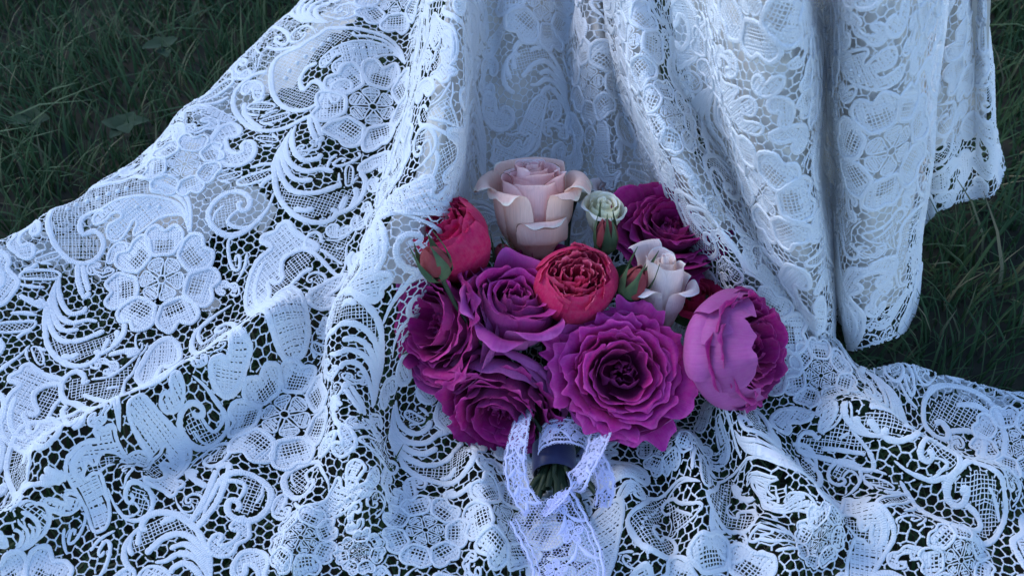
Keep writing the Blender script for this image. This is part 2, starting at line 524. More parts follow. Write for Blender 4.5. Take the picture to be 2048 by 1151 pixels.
# main sheet: the fan of the train, from the skirt down over the grass
cols = [
 [(760,-110,.085),(700,20,.06),(600,130,.04),(480,250,.03),(350,350,.022),(200,450,.016),(60,540,.014),(-90,620,.014),(-240,700,.014)],
 [(690,-120,.105),(612,0,.088),(512,95,.074),(395,208,.060),(272,312,.050),(132,412,.042),(0,490,.038),(-130,565,.034),(-280,650,.03)],
 [(750,-120,.125),(705,0,.108),(630,130,.092),(530,260,.074),(425,370,.056),(305,470,.042),(160,580,.032),(0,690,.026),(-170,800,.022)],
 [(800,-120,.130),(780,0,.110),(735,150,.092),(670,310,.074),(585,460,.056),(480,600,.042),(340,740,.032),(150,890,.026),(-80,1050,.022)],
 [(842,-120,.150),(836,0,.122),(812,170,.096),(765,360,.072),(700,540,.052),(620,710,.036),(500,870,.03),(320,1040,.026),(90,1240,.022)],
 [(868,-120,.215),(862,0,.190),(842,180,.160),(805,380,.120),(755,570,.076),(700,740,.042),(630,910,.03),(530,1080,.026),(420,1270,.022)],
 [(935,-120,.232),(930,0,.206),(920,180,.172),(890,380,.126),(840,580,.076),(780,760,.040),(720,920,.03),(660,1090,.026),(600,1270,.022)],
 [(962,-120,.172),(966,0,.138),(966,170,.102),(955,330,.070),(935,500,.040),(915,700,.024),(890,880,.018),(850,1070,.02),(820,1270,.02)],
 [(1060,-120,.166),(1062,0,.132),(1065,170,.098),(1068,330,.062),(1065,500,.034),(1060,700,.02),(1040,880,.016),(1010,1070,.016),(990,1270,.016)],
 [(1135,-120,.140),(1138,0,.110),(1145,170,.076),(1150,330,.046),(1150,500,.026),(1150,700,.016),(1140,880,.016),(1130,1070,.016),(1120,1270,.016)],
 [(1185,-120,.176),(1190,0,.146),(1200,170,.110),(1225,330,.074),(1260,500,.040),(1290,700,.022),(1310,880,.018),(1320,1070,.018),(1320,1270,.018)],
 [(1216,-120,.160),(1228,0,.130),(1244,170,.098),(1292,330,.070),(1360,490,.042),(1420,690,.026),(1460,880,.022),(1490,1070,.022),(1510,1270,.022)],
 [(1232,-120,.238),(1252,0,.214),(1280,160,.188),(1350,320,.160),(1438,465,.126),(1532,610,.072),(1600,760,.042),(1640,900,.030),(1720,1270,.022)],
 [(1300,-120,.222),(1322,0,.196),(1362,170,.164),(1418,320,.134),(1505,460,.098),(1620,620,.054),(1720,770,.036),(1850,920,.026),(2080,1200,.022)],
 [(1330,-120,.160),(1360,0,.130),(1405,190,.100),(1458,340,.080),(1545,480,.060),(1650,640,.042),(1712,738,.036),(1880,742,.036),(2200,840,.03)],
 [(1320,-110,.12),(1350,10,.10),(1395,200,.075),(1442,360,.05),(1520,510,.035),(1620,680,.02),(1720,790,.014),(1870,790,.014),(2190,900,.014)],
]
P = ctrl_panel(cols, 300, 400)
N = normals(P)
D = np.zeros(P.shape[:2])
for line, amp, w in [
    ([(10,1010),(150,930),(330,830),(470,740),(580,650),(640,560)], .036, 46),
    ([(60,1060),(200,980),(380,890),(520,800),(620,700)], -.010, 34),
    ([(-40,1120),(90,1030),(220,970),(340,970)], .024, 36),
    ([(860,330),(800,520),(730,680),(700,820),(720,960),(730,1150)], .032, 46),
    ([(930,880),(960,1000),(1000,1180)], .020, 36),
    ([(560,1180),(610,1060),(660,960),(690,860)], .012, 32),
    ([(1420,790),(1490,880),(1560,980),(1690,1120)], .034, 40),
    ([(1330,860),(1380,960),(1400,1060),(1390,1170)], .024, 36),
    ([(1230,930),(1270,1030),(1310,1170)], .016, 32),
    ([(1600,790),(1720,870),(1850,950),(2060,1000)], .032, 42),
    ([(1700,1000),(1800,1060),(1960,1120)], .016, 36),
    ([(1500,1040),(1560,1100),(1600,1180)], .014, 30),
    ([(700,20),(650,200),(520,420)], .008, 60),
    ([(420,180),(330,330),(180,470)], .008, 40),
    ([(1030,-90),(1025,60),(1010,230)], .010, 26),
    ]:
    D += ridge(P, line, amp, w)
nz1, nz2 = Noise(9, 0.16, 3), Noise(9, 0.06, 4)
D += 0.0035 * nz1(P[..., 0], P[..., 1]) + 0.0012 * nz2(P[..., 0], P[..., 1])
P = P + N * D[..., None]
P[..., 2] = np.maximum(P[..., 2], 0.011 + 0.003 * nz2(P[..., 0] + 3, P[..., 1]))
flat = np.array([[(p[0], p[1] / math.sin(math.radians(62))) for p in c] for c in cols], float)
flat[0] = flat[1] + (flat[1] - flat[2]) * 0.45
flat[-1] = flat[-2] + (flat[-2] - flat[-3]) * 0.45
flat = np.transpose(flat, (1, 0, 2)) * 0.00037
flat = np.einsum('ir,rcx,jc->ijx', catmull(9, P.shape[0]), flat, catmull(len(cols), P.shape[1]))
def march(flat, P, j0):
    """first unrolling: walk from a spine column with the draped lengths"""
    n, m = P.shape[:2]
    x = np.zeros((n, m, 2))
    tv = np.gradient(flat[:, j0], axis=0); tv /= np.linalg.norm(tv, axis=1, keepdims=True)
    lv = np.linalg.norm(np.diff(P[:, j0], axis=0), axis=1)
    x[1:, j0] = np.cumsum(tv[:-1] * lv[:, None], 0)
    tu = np.gradient(flat, axis=1)
    for _ in range(30):
        tu[1:-1] = (tu[:-2] + 2 * tu[1:-1] + tu[2:]) / 4
    tu /= np.linalg.norm(tu, axis=-1, keepdims=True)
    lu = np.linalg.norm(np.diff(P, axis=1), axis=-1)
    for j in range(j0, m - 1):
        x[:, j + 1] = x[:, j] + tu[:, j] * lu[:, j, None]
    for j in range(j0, 0, -1):
        x[:, j - 1] = x[:, j] - tu[:, j] * lu[:, j - 1, None]
    return x
MAIN = Panel(P, x0=march(flat, P, int(P.shape[1] * 0.58)))

# hanging skirt at the right: columns drop to a hem near the ground
def hang(cols, n, m, rows=6):
    out = []
    for (x0, x1, x2, py_hem, z_hem, dy, lean) in cols:
        base = at_z(x2, py_hem, z_hem)
        c = []
        for k in range(rows):
            t = k / (rows - 1)
            py = -130 + (py_hem + 130) * t
            px = (1 - t) ** 2 * x0 + 2 * t * (1 - t) * x1 + t * t * x2
            Y = base[1] + dy * (1 - 0.35 * t) + lean * (1 - t)
            c.append(at_y(px, py, Y))
        out.append(c)
    C = np.transpose(np.array(out), (1, 0, 2))
    a = catmull(C.shape[0], n); b = catmull(C.shape[1], m)
    return np.einsum('ir,rcx,jc->ijx', a, C, b)

P = hang([(1335,1345,1500,600,.03,.05,.05),(1400,1400,1540,640,.02,.035,.05),(1440,1435,1585,670,.012,-.012,.05),
          (1530,1530,1625,690,.012,-.034,.05),(1602,1602,1655,700,.012,-.022,.05),(1636,1636,1672,700,.012,.034,.05),
          (1655,1655,1682,695,.012,.040,.05),(1690,1695,1705,700,.012,-.008,.05),(1780,1780,1760,690,.012,-.026,.05),
          (1850,1850,1800,668,.012,-.010,.05),(1888,1882,1818,655,.012,.03,.05),(1880,1875,1810,640,.012,.07,.05)], 200, 220)
N = normals(P)
nz3 = Noise(8, 0.09, 11)
P = P + N * (0.0022 * nz3(P[..., 0] * 1.8, P[..., 2]))[..., None]
SKIRT = Panel(P)
P = hang([(1780,1780,1760,480,.02,.06,.03),(1830,1830,1815,470,.012,.04,.03),(1880,1875,1845,455,.01,.004,.03),(1915,1910,1890,412,.018,-.014,.03),
          (1945,1945,1945,400,.018,.012,.03),(1966,1966,1985,392,.02,.0,.03),(1974,1968,2004,335,.04,.03,.03)], 150, 110)
N = normals(P)
P = P + N * (0.0018 * nz3(P[..., 0] * 2.2 + 4, P[..., 2]))[..., None]
BACK = Panel(P)

# ------------------------------------------------------------------ lace
class Lace:
    """one piece of lace on a sheet: cords, threads and beads in fabric coordinates"""
    def __init__(s, panel):
        s.pan = panel
        s.uv, s.h, s.f, s.t, s.n = [], [], [], [], 0
    def _add(s, uv, h, f, t):
        s.uv.append(uv); s.h.append(h); s.f.append(f + s.n); s.t.append(t); s.n += len(uv)
    def cord(s, pts, width, closed=False, base=0.0, fat=0.27, paint=True):
        pts = np.asarray(pts, float)
        if closed and np.allclose(pts[0], pts[-1]):
            pts = pts[:-1]
        ln = np.linalg.norm(np.diff(np.vstack([pts, pts[:1]]) if closed else pts, axis=0), axis=1).sum()
        n = int(max(6, min(200, ln * 1.1 / 0.0014)))
        w = np.atleast_1d(np.asarray(width, float))
        p = spline(pts, n, closed)
        W = np.interp(np.linspace(0, 1, n), np.linspace(0, 1, len(w)), w) if len(w) > 1 else np.full(n, w[0])
        if not closed:
            t = np.linspace(0, 1, n) * ln
            W = W * np.sqrt(np.clip(np.minimum(t, ln - t) / (W.mean() * 0.45) + 0.15, 0, 1))
        W = np.minimum(W, 0.0044)
        W = W * (1 + 0.09 * rng.standard_normal(n))
        T = np.gradient(p, axis=0)
        if closed:
            T[0] = T[-1] = p[1] - p[-2]
        T /= np.linalg.norm(T, axis=1, keepdims=True) + 1e-12
        A = np.stack([-T[:, 1], T[:, 0]], -1)
        cs = np.array([-0.5, -0.38, -0.2, 0, 0.2, 0.38, 0.5])
        gr = 0.70 if W.mean() > 0.0030 else 1.0
        hh = np.array([-0.02, 0.72, 1.0, gr, 1.0, 0.72, -0.02])
        uv = p[:, None] + A[:, None] * (cs[None, :, None] * W[:, None, None])
        h = base + hh[None] * np.minimum(W * fat, 0.00095)[:, None]
        L = np.linspace(0, ln, n)
        s._add(uv.reshape(-1, 2), h.ravel(), grid_faces(n, 7), np.stack(np.broadcast_arrays(L[:, None], cs[None] * W.mean()), -1).reshape(-1, 2))
        if paint:
            s.paint_line(p, W)
        return p
    def paint_line(s, p, W):
        pan = s.pan
        r = float(np.mean(W)) * 0.5
        k = max(0, int(round(r / pan.res)))
        for a in range(-k, k + 1):
            for b in range(-k, k + 1):
                if a * a + b * b <= k * k:
                    i, j = pan.cell(p + np.array([a, b]) * pan.res)
                    pan.occ[i, j] = True
    def paint_poly(s, poly):
        pan = s.pan
        lo, hi = poly.min(0), poly.max(0)
        a = np.arange(lo[0], hi[0] + pan.res, pan.res * 0.8); b = np.arange(lo[1], hi[1] + pan.res, pan.res * 0.8)
        g = np.stack(np.meshgrid(a, b, indexing='ij'), -1).reshape(-1, 2)
        g = g[inside(poly, g)]
        if len(g):
            i, j = pan.cell(g)
            pan.occ[i, j] = True
    def threads(s, A, B, w, h=0.0, lift=0.35):
        """straight thread pieces from A to B (k x 2 each), raised middle"""
        if not len(A):
            return
        d = B - A
        ln = np.linalg.norm(d, axis=1)
        t = d / (ln[:, None] + 1e-12)
        n = np.stack([-t[:, 1], t[:, 0]], -1) * (np.broadcast_to(w, (len(A),)) / 2)[:, None]
        q = np.stack([A + n, A, A - n, B + n, B, B - n], 1)
        hh = np.broadcast_to(np.asarray(h, float).reshape(-1, 1), (len(A), 1)) + np.array([0, 1, 0, 0, 1, 0]) * (np.broadcast_to(w, (len(A),))[:, None] * lift)
        b = (np.arange(len(A)) * 6)[:, None]
        f = np.concatenate([b + [0, 3, 4, 1], b + [1, 4, 5, 2]], 0)
        U = np.stack(np.broadcast_arrays(np.array([0, 0, 0, 1, 1, 1]) * ln[:, None], np.array([1, 0, -1, 1, 0, -1]) * 0.0005), -1)
        s._add(q.reshape(-1, 2), hh.ravel(), f, U.reshape(-1, 2))
    def weave(s, polys, heart, pitch, w, ang, seg=None, h=0.0, jitter=0.12, pitch2=None, w2=None, thin=0.0):
        """two crossing sets of threads inside a polygon; thinner ones in its heart"""
        poly = np.asarray(polys)
        s.paint_poly(poly)
        c = poly.mean(0)
        R = np.linalg.norm(poly - c, axis=1).max()
        for k, (pt, wd) in enumerate(((pitch, w), (pitch2 or pitch, w2 or w))):
            a = ang + k * math.pi / 2
            d = np.array([math.cos(a), math.sin(a)]); e = np.array([-d[1], d[0]])
            off = np.arange(-R, R, pt); off = off + rng.normal(0, pt * jitter, len(off))
            st = seg or max(pt, 0.0022)
            t = np.arange(-R, R, st)
            G = c + off[:, None, None] * e + t[None, :, None] * d
            G = G + e * (rng.normal(0, pt * jitter * 0.6, G.shape[:2])[..., None])
            ins = inside(poly, G.reshape(-1, 2)).reshape(G.shape[:2])
            keep = ins[:, :-1] & ins[:, 1:]
            A, B = G[:, :-1][keep], G[:, 1:][keep]
            if not len(A):
                continue
            ww = np.full(len(A), wd)
            if heart is not None and len(heart):
                ww[inside(heart, (A + B) / 2)] = thin
            s.threads(A, B, ww, h + k * 0.0002)
    def bead(s, c, r):
        a = np.linspace(0, 2 * np.pi, 10, endpoint=False)
        rr = np.array([1.0, 0.8, 0.3]); hh = np.array([0, 0.55, 0.85])
        uv = np.asarray(c) + r * rr[:, None, None] * np.stack([np.cos(a), np.sin(a)], -1)[None]
        s._add(uv.reshape(-1, 2), np.repeat(hh * r, 10), grid_faces(3, 10, True)[:, ::-1], uv.reshape(-1, 2))
        s._add(uv[2], np.full(10, 0.85 * r), np.array([[0, 1, 2, 3], [0, 3, 4, 5], [0, 5, 6, 7], [0, 7, 8, 9]]), uv[2])
    def build(s, name, parent, mat=None):
        if not s.uv:
            return None
        uv = np.vstack(s.uv); h = np.concatenate(s.h); F = np.vstack(s.f); T = np.vstack(s.t)
        good = s.pan.ok(uv)
        F = F[good[F].all(1)]
        if not len(F):
            return None
        used = np.zeros(len(uv), bool); used[F.ravel()] = True
        idx = np.cumsum(used) - 1
        mb = MB()
        mb.add(s.pan.map(uv[used], h[used] + 0.0006), idx[F], T[used])
        return mb.build(name, mat or M_LACE, parent)

# motifs traced in fabric space from places where the lace lies open and flat:
# name: (zoom factor, origin of the tracing, first anchor, second anchor, pieces)
# pieces: c cord(width, pts) / o closed cord / n fine net / d dense cloth weave / b beads
LIB = {
'scroll': (5.115, (450, 20), (760, 1035), (1850, 560), [
  ('n', [(480,700),(500,580),(620,460),(860,330),(1060,210),(1300,220),(1310,290),(1150,350),(1000,480),(900,570),(800,650),(770,730),(800,810),(840,810),(900,760),(960,780),(990,860),(940,950),(800,1030),(650,1000),(530,900)]),
  ('c', (24,42,50,62,74,74,66,52,40), [(1850,560),(1800,430),(1700,320),(1560,250),(1400,210),(1220,190),(1060,200),(960,260),(860,320),(760,385),(640,440),(540,500),(490,580),(475,680),(480,790),(510,890),(570,970),(660,1020),(760,1035),(870,1010),(960,950),(1005,870),(1000,790),(950,740),(890,745),(840,800),(810,820),(780,780),(775,710),(810,640),(870,580),(950,550)]),
  ('c', (30,34,20), [(1310,225),(1330,270),(1450,275),(1600,310),(1720,390),(1800,480),(1845,560)]),
  ('b', 31, [(625,705),(665,625),(745,545),(830,480),(910,410),(1000,360),(1075,310)])]),
'crescent': (5.115, (450, 20), (975, 560), (1830, 540), [
  ('d', [(1000,590),(975,560),(990,510),(1060,440),(1150,380),(1270,335),(1420,320),(1560,345),(1680,395),(1780,470),(1650,465),(1540,490),(1450,550),(1370,600),(1340,580),(1350,530),(1340,495),(1310,500),(1280,570),(1230,640),(1160,655),(1110,620),(1110,560),(1170,510),(1210,480),(1190,455),(1130,475),(1070,540)]),
  ('o', 26, [(1000,590),(975,560),(990,510),(1060,440),(1150,380),(1270,335),(1420,320),(1560,345),(1680,395),(1780,470),(1830,540),(1760,475),(1650,465),(1540,490),(1450,550),(1370,600),(1340,580),(1350,530),(1340,495),(1310,500),(1280,570),(1230,640),(1160,655),(1110,620),(1110,560),(1170,510),(1210,480),(1190,455),(1130,475),(1070,540)]),
  ('b', 22, [(1325,400),(1415,395),(1500,400)])]),
'bean': (5.115, (450, 20), (1110, 950), (1300, 770), [
  ('d', [(1110,950),(1080,900),(1080,830),(1120,760),(1190,720),(1260,725),(1300,770),(1290,820),(1240,840),(1200,815),(1180,850),(1180,900),(1150,945)]),
  ('o', 30, [(1110,950),(1080,900),(1080,830),(1120,760),(1190,720),(1260,725),(1300,770),(1290,820),(1240,840),(1200,815),(1180,850),(1180,900),(1150,945)])]),
'curl': (5.115, (450, 20), (430, 385), (660, 310), [
  ('c', (34,46,42,38), [(440,230),(500,185),(570,200),(640,250),(660,310),(620,360),(560,350),(520,320),(545,285),(590,300)]),
  ('c', (36,46,30), [(425,380),(520,410),(620,405),(740,375)])]),
'arc': (1.0, (0, 0), (536, 145), (617, 234), [
  ('c', (9,14,14,13,10), [(536,145),(514,149),(489,165),(471,186),(467,208),(473,227),(491,249),(513,260),(541,263),(574,256),(596,245),(617,234)]),
  ('c', (9,7,6), [(490,207),(491,230),(507,248),(525,258)])]),
'feather': (4.603, (400, 230), (880, 100), (1130, 990), [
  ('n', [(720,480),(760,620),(860,730),(1050,750),(1290,690),(1450,680),(1420,800),(1330,880),(1240,920),(1000,960),(860,890),(750,760),(710,600)]),
  ('c', (18,44,60,44), [(885,100),(850,210),(870,330),(950,415),(1080,405),(1115,360)]),
  ('c', (14,36,54,30), [(850,130),(800,260),(800,380),(860,470),(980,520),(1120,500),(1230,530)]),
  ('c', (14,36,50,40), [(830,160),(760,300),(770,430),(820,540),(900,600),(1040,600)]),
  ('c', (16,40,64,58), [(810,200),(730,360),(730,500),(780,620),(880,710),(1050,720),(1200,680),(1300,640)]),
  ('c', (20,44,60,66,50), [(760,280),(700,400),(690,560),(710,700),(770,820),(870,920),(1000,980),(1130,990),(1230,950),(1250,890),(1200,870)]),
  ('c', (36,48,36), [(870,860),(960,880),(1050,860)]),
  ('c', (30,40,46), [(1240,920),(1350,880),(1450,810),(1510,710),(1520,600),(1470,530)]),
  ('c', (30,54), [(1290,890),(1330,800),(1350,750)]),
  ('c', (24,44), [(1380,860),(1440,760),(1430,670)])]),
'spray': (4.603, (400, 230), (680, 530), (340, 620), [
  ('c', (26,38,24), [(690,450),(580,460),(465,490)]),
  ('n', [(680,500),(550,530),(430,570),(350,620),(390,650),(520,620),(660,560)]),
  ('o', 27, [(680,500),(550,530),(430,570),(350,620),(390,650),(520,620),(660,560)]),
  ('c', (26,42), [(670,575),(600,620),(555,670)])]),
'paisley': (4.603, (400, 230), (690, 710), (80, 900), [
  ('n', [(130,1000),(110,900),(190,790),(330,740),(430,770),(440,820),(360,830),(280,930),(290,1010),(330,1060),(230,1070)]),
  ('c', (20,40,60,62,54,44), [(690,710),(630,860),(540,960),(440,1060),(300,1110),(180,1080),(100,1000),(80,900),(150,790),(260,720),(370,710),(450,760),(460,830),(420,880),(370,870),(360,820),(400,800)]),
  ('c', (30,36,20), [(360,870),(290,930),(260,990),(320,1030),(420,1040),(540,980),(640,850)]),
  ('c', (18,26,18), [(120,980),(150,900),(230,830)])]),
'clover': (4.603, (400, 230), (210, 110), (480, 400), [
  ('d', [(110,260),(140,180),(210,110),(300,90),(360,120),(370,180),(320,210),(260,210),(240,270),(270,330),(340,360),(400,340),(390,290),(430,250),(490,260),(510,320),(480,400),(410,450),(310,470),(220,450),(190,400),(200,340)]),
  ('o', 33, [(110,260),(140,180),(210,110),(300,90),(360,120),(370,180),(320,210),(260,210),(240,270),(270,330),(340,360),(400,340),(390,290),(430,250),(490,260),(510,320),(480,400),(410,450),(310,470),(220,450),(190,400),(200,340)])]),
'trumpet': (4.603, (400, 230), (1030, 0), (1095, 215), [
  ('c', (34,44,50), [(1010,0),(1020,110),(1065,225)]),
  ('c', (34,44,50), [(1055,0),(1085,100),(1125,200)]),
  ('c', (50,50), [(1065,225),(1100,240),(1130,205)])]),
'tulip': (4.426, (0, 700), (140, 210), (230, 870), [
  ('n', [(330,410),(380,350),(530,310),(540,430),(480,530),(430,620),(350,660),(290,730),(230,580),(330,560)]),
  ('d', [(540,260),(430,230),(330,180),(270,130),(200,150),(180,190),(100,230),(90,270),(180,310),(100,390),(40,500),(10,640),(30,760),(110,840),(230,870),(360,850),(460,790),(530,700),(530,650),(480,620),(410,630),(350,670),(330,710),(290,740),(260,720),(250,650),(215,590),(230,560),(310,580),(340,540),(310,480),(300,400),(350,350),(440,310),(530,300)]),
  ('o', 30, [(540,260),(430,230),(330,180),(270,130),(200,150),(180,190),(100,230),(90,270),(180,310),(100,390),(40,500),(10,640),(30,760),(110,840),(230,870),(360,850),(460,790),(530,700),(530,650),(480,620),(410,630),(350,670),(330,710),(290,740),(260,720),(250,650),(215,590),(230,560),(310,580),(340,540),(310,480),(300,400),(350,350),(440,310),(530,300)]),
  ('c', (12,60,78,60,12), [(150,400),(110,500),(90,600),(110,700),(170,770),(260,790)]),
  ('c', (26,26), [(430,610),(490,490),(560,430)])]),
'oval': (4.426, (0, 700), (550, 350), (1240, 60), [
  ('n', [(600,300),(680,230),(740,260),(760,300),(900,270),(1050,220),(1200,80),(1120,290),(950,400),(800,440),(680,460),(600,400)]),
  ('c', (44,54,54,44,30,22), [(800,270),(750,290),(745,230),(680,190),(600,230),(550,310),(550,400),(590,460),(700,490),(850,470),(970,400),(1100,310),(1180,200),(1240,60)]),
  ('c', (24,28,20), [(810,260),(960,240),(1080,170),(1220,50)]),
  ('c', (36,46,30), [(740,395),(800,420),(900,415)]),
  ('c', (36,30), [(940,350),(1060,325)])]),
'ring': (4.426, (0, 700), (590, 500), (640, 690), [
  ('c', (30,40,38,32), [(600,495),(560,570),(570,640),(620,660),(680,620),(670,580),(630,600)]),
  ('c', (24,34,24), [(785,520),(730,620),(640,695)])]),
}
CANON = {}
def canon():
    for k, (z, o, a, b, prims) in LIB.items():
        def cv(pts):
            q = np.asarray(pts, float) / z + np.asarray(o, float)
            return MAIN.px2uv(q)
        pa, pb = (np.asarray(a) / z + o), (np.asarray(b) / z + o)
        ua, ub = cv([a])[0], cv([b])[0]
        sc = np.linalg.norm(ub - ua) / np.linalg.norm(pb - pa) / z
        out = []
        for p in prims:
            if p[0] in 'nd':
                out.append((p[0], cv(p[1])))
            elif p[0] == 'b':
                out.append(('b', p[1] * sc * 0.9, cv(p[2])))
            else:
                out.append((p[0], np.atleast_1d(p[1]) * sc, cv(p[2])))
        CANON[k] = (ua, ub, out)
canon()

NAME = {'scroll': 'lace_scroll', 'crescent': 'lace_crescent', 'bean': 'lace_comma', 'curl': 'lace_curl', 'arc': 'lace_arc',
        'feather': 'lace_feather', 'spray': 'lace_leaf_spray', 'paisley': 'lace_paisley', 'clover': 'lace_clover',
        'trumpet': 'lace_trumpet', 'tulip': 'lace_tulip', 'oval': 'lace_oval_scroll', 'ring': 'lace_ring'}

def put(pan, parent, kind, ua, ub, mirror=False, wk=1.0, mat=None, dens=1.0):
    """a motif carried by a turn, a scale and perhaps a mirror to the anchors ua, ub"""
    a, b, prims = CANON[kind]
    z0 = complex(*(b - a)); z1 = complex(*(np.asarray(ub) - np.asarray(ua)))
    if abs(z1) < 0.004:
        return
    if mirror:
        z0 = z0.conjugate()
    k = z1 / z0
    def tf(p):
        c = (p[:, 0] - a[0]) + 1j * (p[:, 1] - a[1])
        if mirror:
            c = c.conjugate()
        c = c * k
        return np.stack([c.real + ua[0], c.imag + ua[1]], -1)
    s = abs(k)
    L = Lace(pan)
    ang = rng.uniform(0, math.pi)
    for p in prims:
        if p[0] == 'n':
            L.weave(tf(p[1]), None, 0.0024 * dens, 0.0006, ang)
        elif p[0] == 'd':
            L.weave(tf(p[1]), None, 0.0018 * dens, 0.0016, ang, seg=0.0026, pitch2=0.0028, w2=0.0012)
        elif p[0] == 'b':
            for c in tf(p[2]):
                L.bead(c, p[1] * s)
        else:
            L.cord(tf(p[2]), p[1] * s * wk * 1.2, closed=(p[0] == 'o'))
    return L.build(NAME[kind], parent, mat)

def flower(pan, parent, c, rim, n=7, mat=None, seed=0, dens=1.0):
    c = np.asarray(c, float)
    v = np.asarray(rim, float) - c
    R = np.linalg.norm(v)
    a0 = math.atan2(v[1], v[0])
    g = np.random.default_rng(seed + 100)
    root = None
    def pol(r, a):
        return c + R * np.stack([np.asarray(r) * np.cos(a), np.asarray(r) * np.sin(a)], -1)
    ctr = Lace(pan)
    aa = np.linspace(0, 2 * np.pi, 24, endpoint=False)
    ctr.paint_poly(pol(np.full(24, 0.8), aa))
    for k in range(6):
        a = a0 + 0.3 + k * math.pi / 3
        t = np.array([-.12, -.36, -.46, -.36, -.0, .36, .46, .36, .12])
        r = np.array([.08, .20, .30, .37, .40, .37, .30, .20, .08])
        pl = pol(r, a + t)
        ctr.cord(pl, 0.03 * R, True, base=0.0006)
        ctr.weave(pl, None, 0.0013 * dens, 0.00105, a + math.pi / 2, seg=0.0018, h=0.0004, pitch2=0.004, w2=0.0006)
    ctr.cord(pol(np.full(12, .07), np.linspace(0, 2 * np.pi, 12, endpoint=False)), 0.028 * R, True, base=0.0008)
    # little stitched bars between centre and petals
    for k in range(16):
        a = a0 + k * math.pi / 8
        ctr.threads(pol([.38], np.array([a])), pol([.50], np.array([a])), 0.0011)
    ctr.cord(pol(np.full(40, .47), np.linspace(0, 2 * np.pi, 40, endpoint=False)), 0.026 * R, True)
    root = ctr.build('lace_flower', parent, mat)
    if root is None:
        return
    for k in range(n):
        a = a0 + k * 2 * math.pi / n + g.normal(0, .03)
        hw = math.pi / n
        j = g.uniform(.94, 1.05, 5)
        t = np.array([-.45, -.84, -.93, -.98, -.99, -.80, -.40, -.06, .06, .40, .80, .99, .98, .93, .84, .45, 0]) * hw * 0.985
        r = np.array([.45, .50, .60, .70, .80 * j[0], .93 * j[1], 1.0 * j[1], .91, .91, 1.0 * j[2], .93 * j[3], .80 * j[4], .70, .60, .50, .45, .44])
        pl = pol(r, a + t)
        p = Lace(pan)
        # open heart of small holes within a close weave
        ti = np.array([-.45, -.62, -.60, -.30, 0, .30, .60, .62, .45]) * hw
        ri = np.array([.50, .60, .70, .77, .71, .77, .70, .60, .50])
        p.weave(pl, pol(ri, a + ti), 0.0023 * dens, 0.0021, a, seg=0.0018, pitch2=0.0024 * dens, w2=0.0015, thin=0.0008, jitter=.08)
        p.cord(pl, 0.072 * R, True, base=0.0007, fat=.4)
        o = p.build('petal', root, mat)

def free_radius(pan, step=2, top=40):
    """steps of free fabric around each coarse cell"""
    v = (pan.valid & ~pan.occ)
    n, m = (v.shape[0] // step) * step, (v.shape[1] // step) * step
    f = v[:n, :m].reshape(n // step, step, m // step, step).all((1, 3))
    D = np.zeros(f.shape, int)
    cur = f.copy()
    for k in range(top):
        D += cur
        e = cur.copy()
        e[1:] &= cur[:-1]; e[:-1] &= cur[1:]; e[:, 1:] &= cur[:, :-1]; e[:, :-1] &= cur[:, 1:]
        if k % 2:
            e[1:, 1:] &= cur[:-1, :-1]; e[:-1, :-1] &= cur[1:, 1:]; e[1:, :-1] &= cur[:-1, 1:]; e[:-1, 1:] &= cur[1:, :-1]
        e[0] = e[-1] = False; e[:, 0] = e[:, -1] = False
        cur = e
        if not cur.any():
            break
    return D

def fill(pan, parent, mat=None, sizes=((0.032, 'L'), (0.018, 'M'), (0.0125, 'S'), (0.0098, 'S')), dens=1.0, wk=1.0):
    """further motifs of the repeat in the open fabric left over"""
    step = 2
    cell = pan.res * step
    cnt = 0
    for rmin, kind in sizes:
        for rnd in range(4):
            D = free_radius(pan, step) * cell
            order = np.argsort(-D.ravel())
            taken = []
            for k in order[:6000]:
                i, j = divmod(k, D.shape[1])
                r = D[i, j]
                if r < rmin:
                    break
                c = pan.lo + (np.array([i, j]) * step + 1) * pan.res
                if any(np.linalg.norm(c - t) < r + q for t, q in taken):
                    continue
                taken.append((c, r))
                a = rng.uniform(0, 2 * math.pi)
                d = np.array([math.cos(a), math.sin(a)])
                mir = rng.random() < .5
                rr = min(r, {'L': .036, 'M': .027, 'S': .019}[kind]) * 1.12
                if kind == 'L' and rng.random() < .5:
                    flower(pan, parent, c, c + d * rr, mat=mat, seed=cnt, dens=dens)
                else:
                    nm = {'L': ['tulip', 'feather', 'paisley'], 'M': ['paisley', 'tulip', 'oval', 'clover', 'scroll'], 'S': ['clover', 'bean', 'ring', 'curl', 'paisley', 'spray', 'bean', 'clover']}[kind]
                    nm = nm[int(rng.integers(len(nm)))]
                    a_, b_, prims = CANON[nm]
                    pts = np.vstack([p[1] if p[0] in 'nd' else p[2] for p in prims])
                    mid = (pts.min(0) + pts.max(0)) / 2
                    rad = np.linalg.norm(pts - mid, axis=1).max()
                    k2 = rr * 1.12 / rad * complex(d[0], d[1])
                    def tf(p):
                        z = complex(*(p - mid))
                        if mir:
                            z = z.conjugate()
                        z *= k2
                        return c + np.array([z.real, z.imag])
                    put(pan, parent, nm, tf(a_), tf(b_), mir, mat=mat, dens=dens, wk=wk)
                cnt += 1
            if not taken:
                break

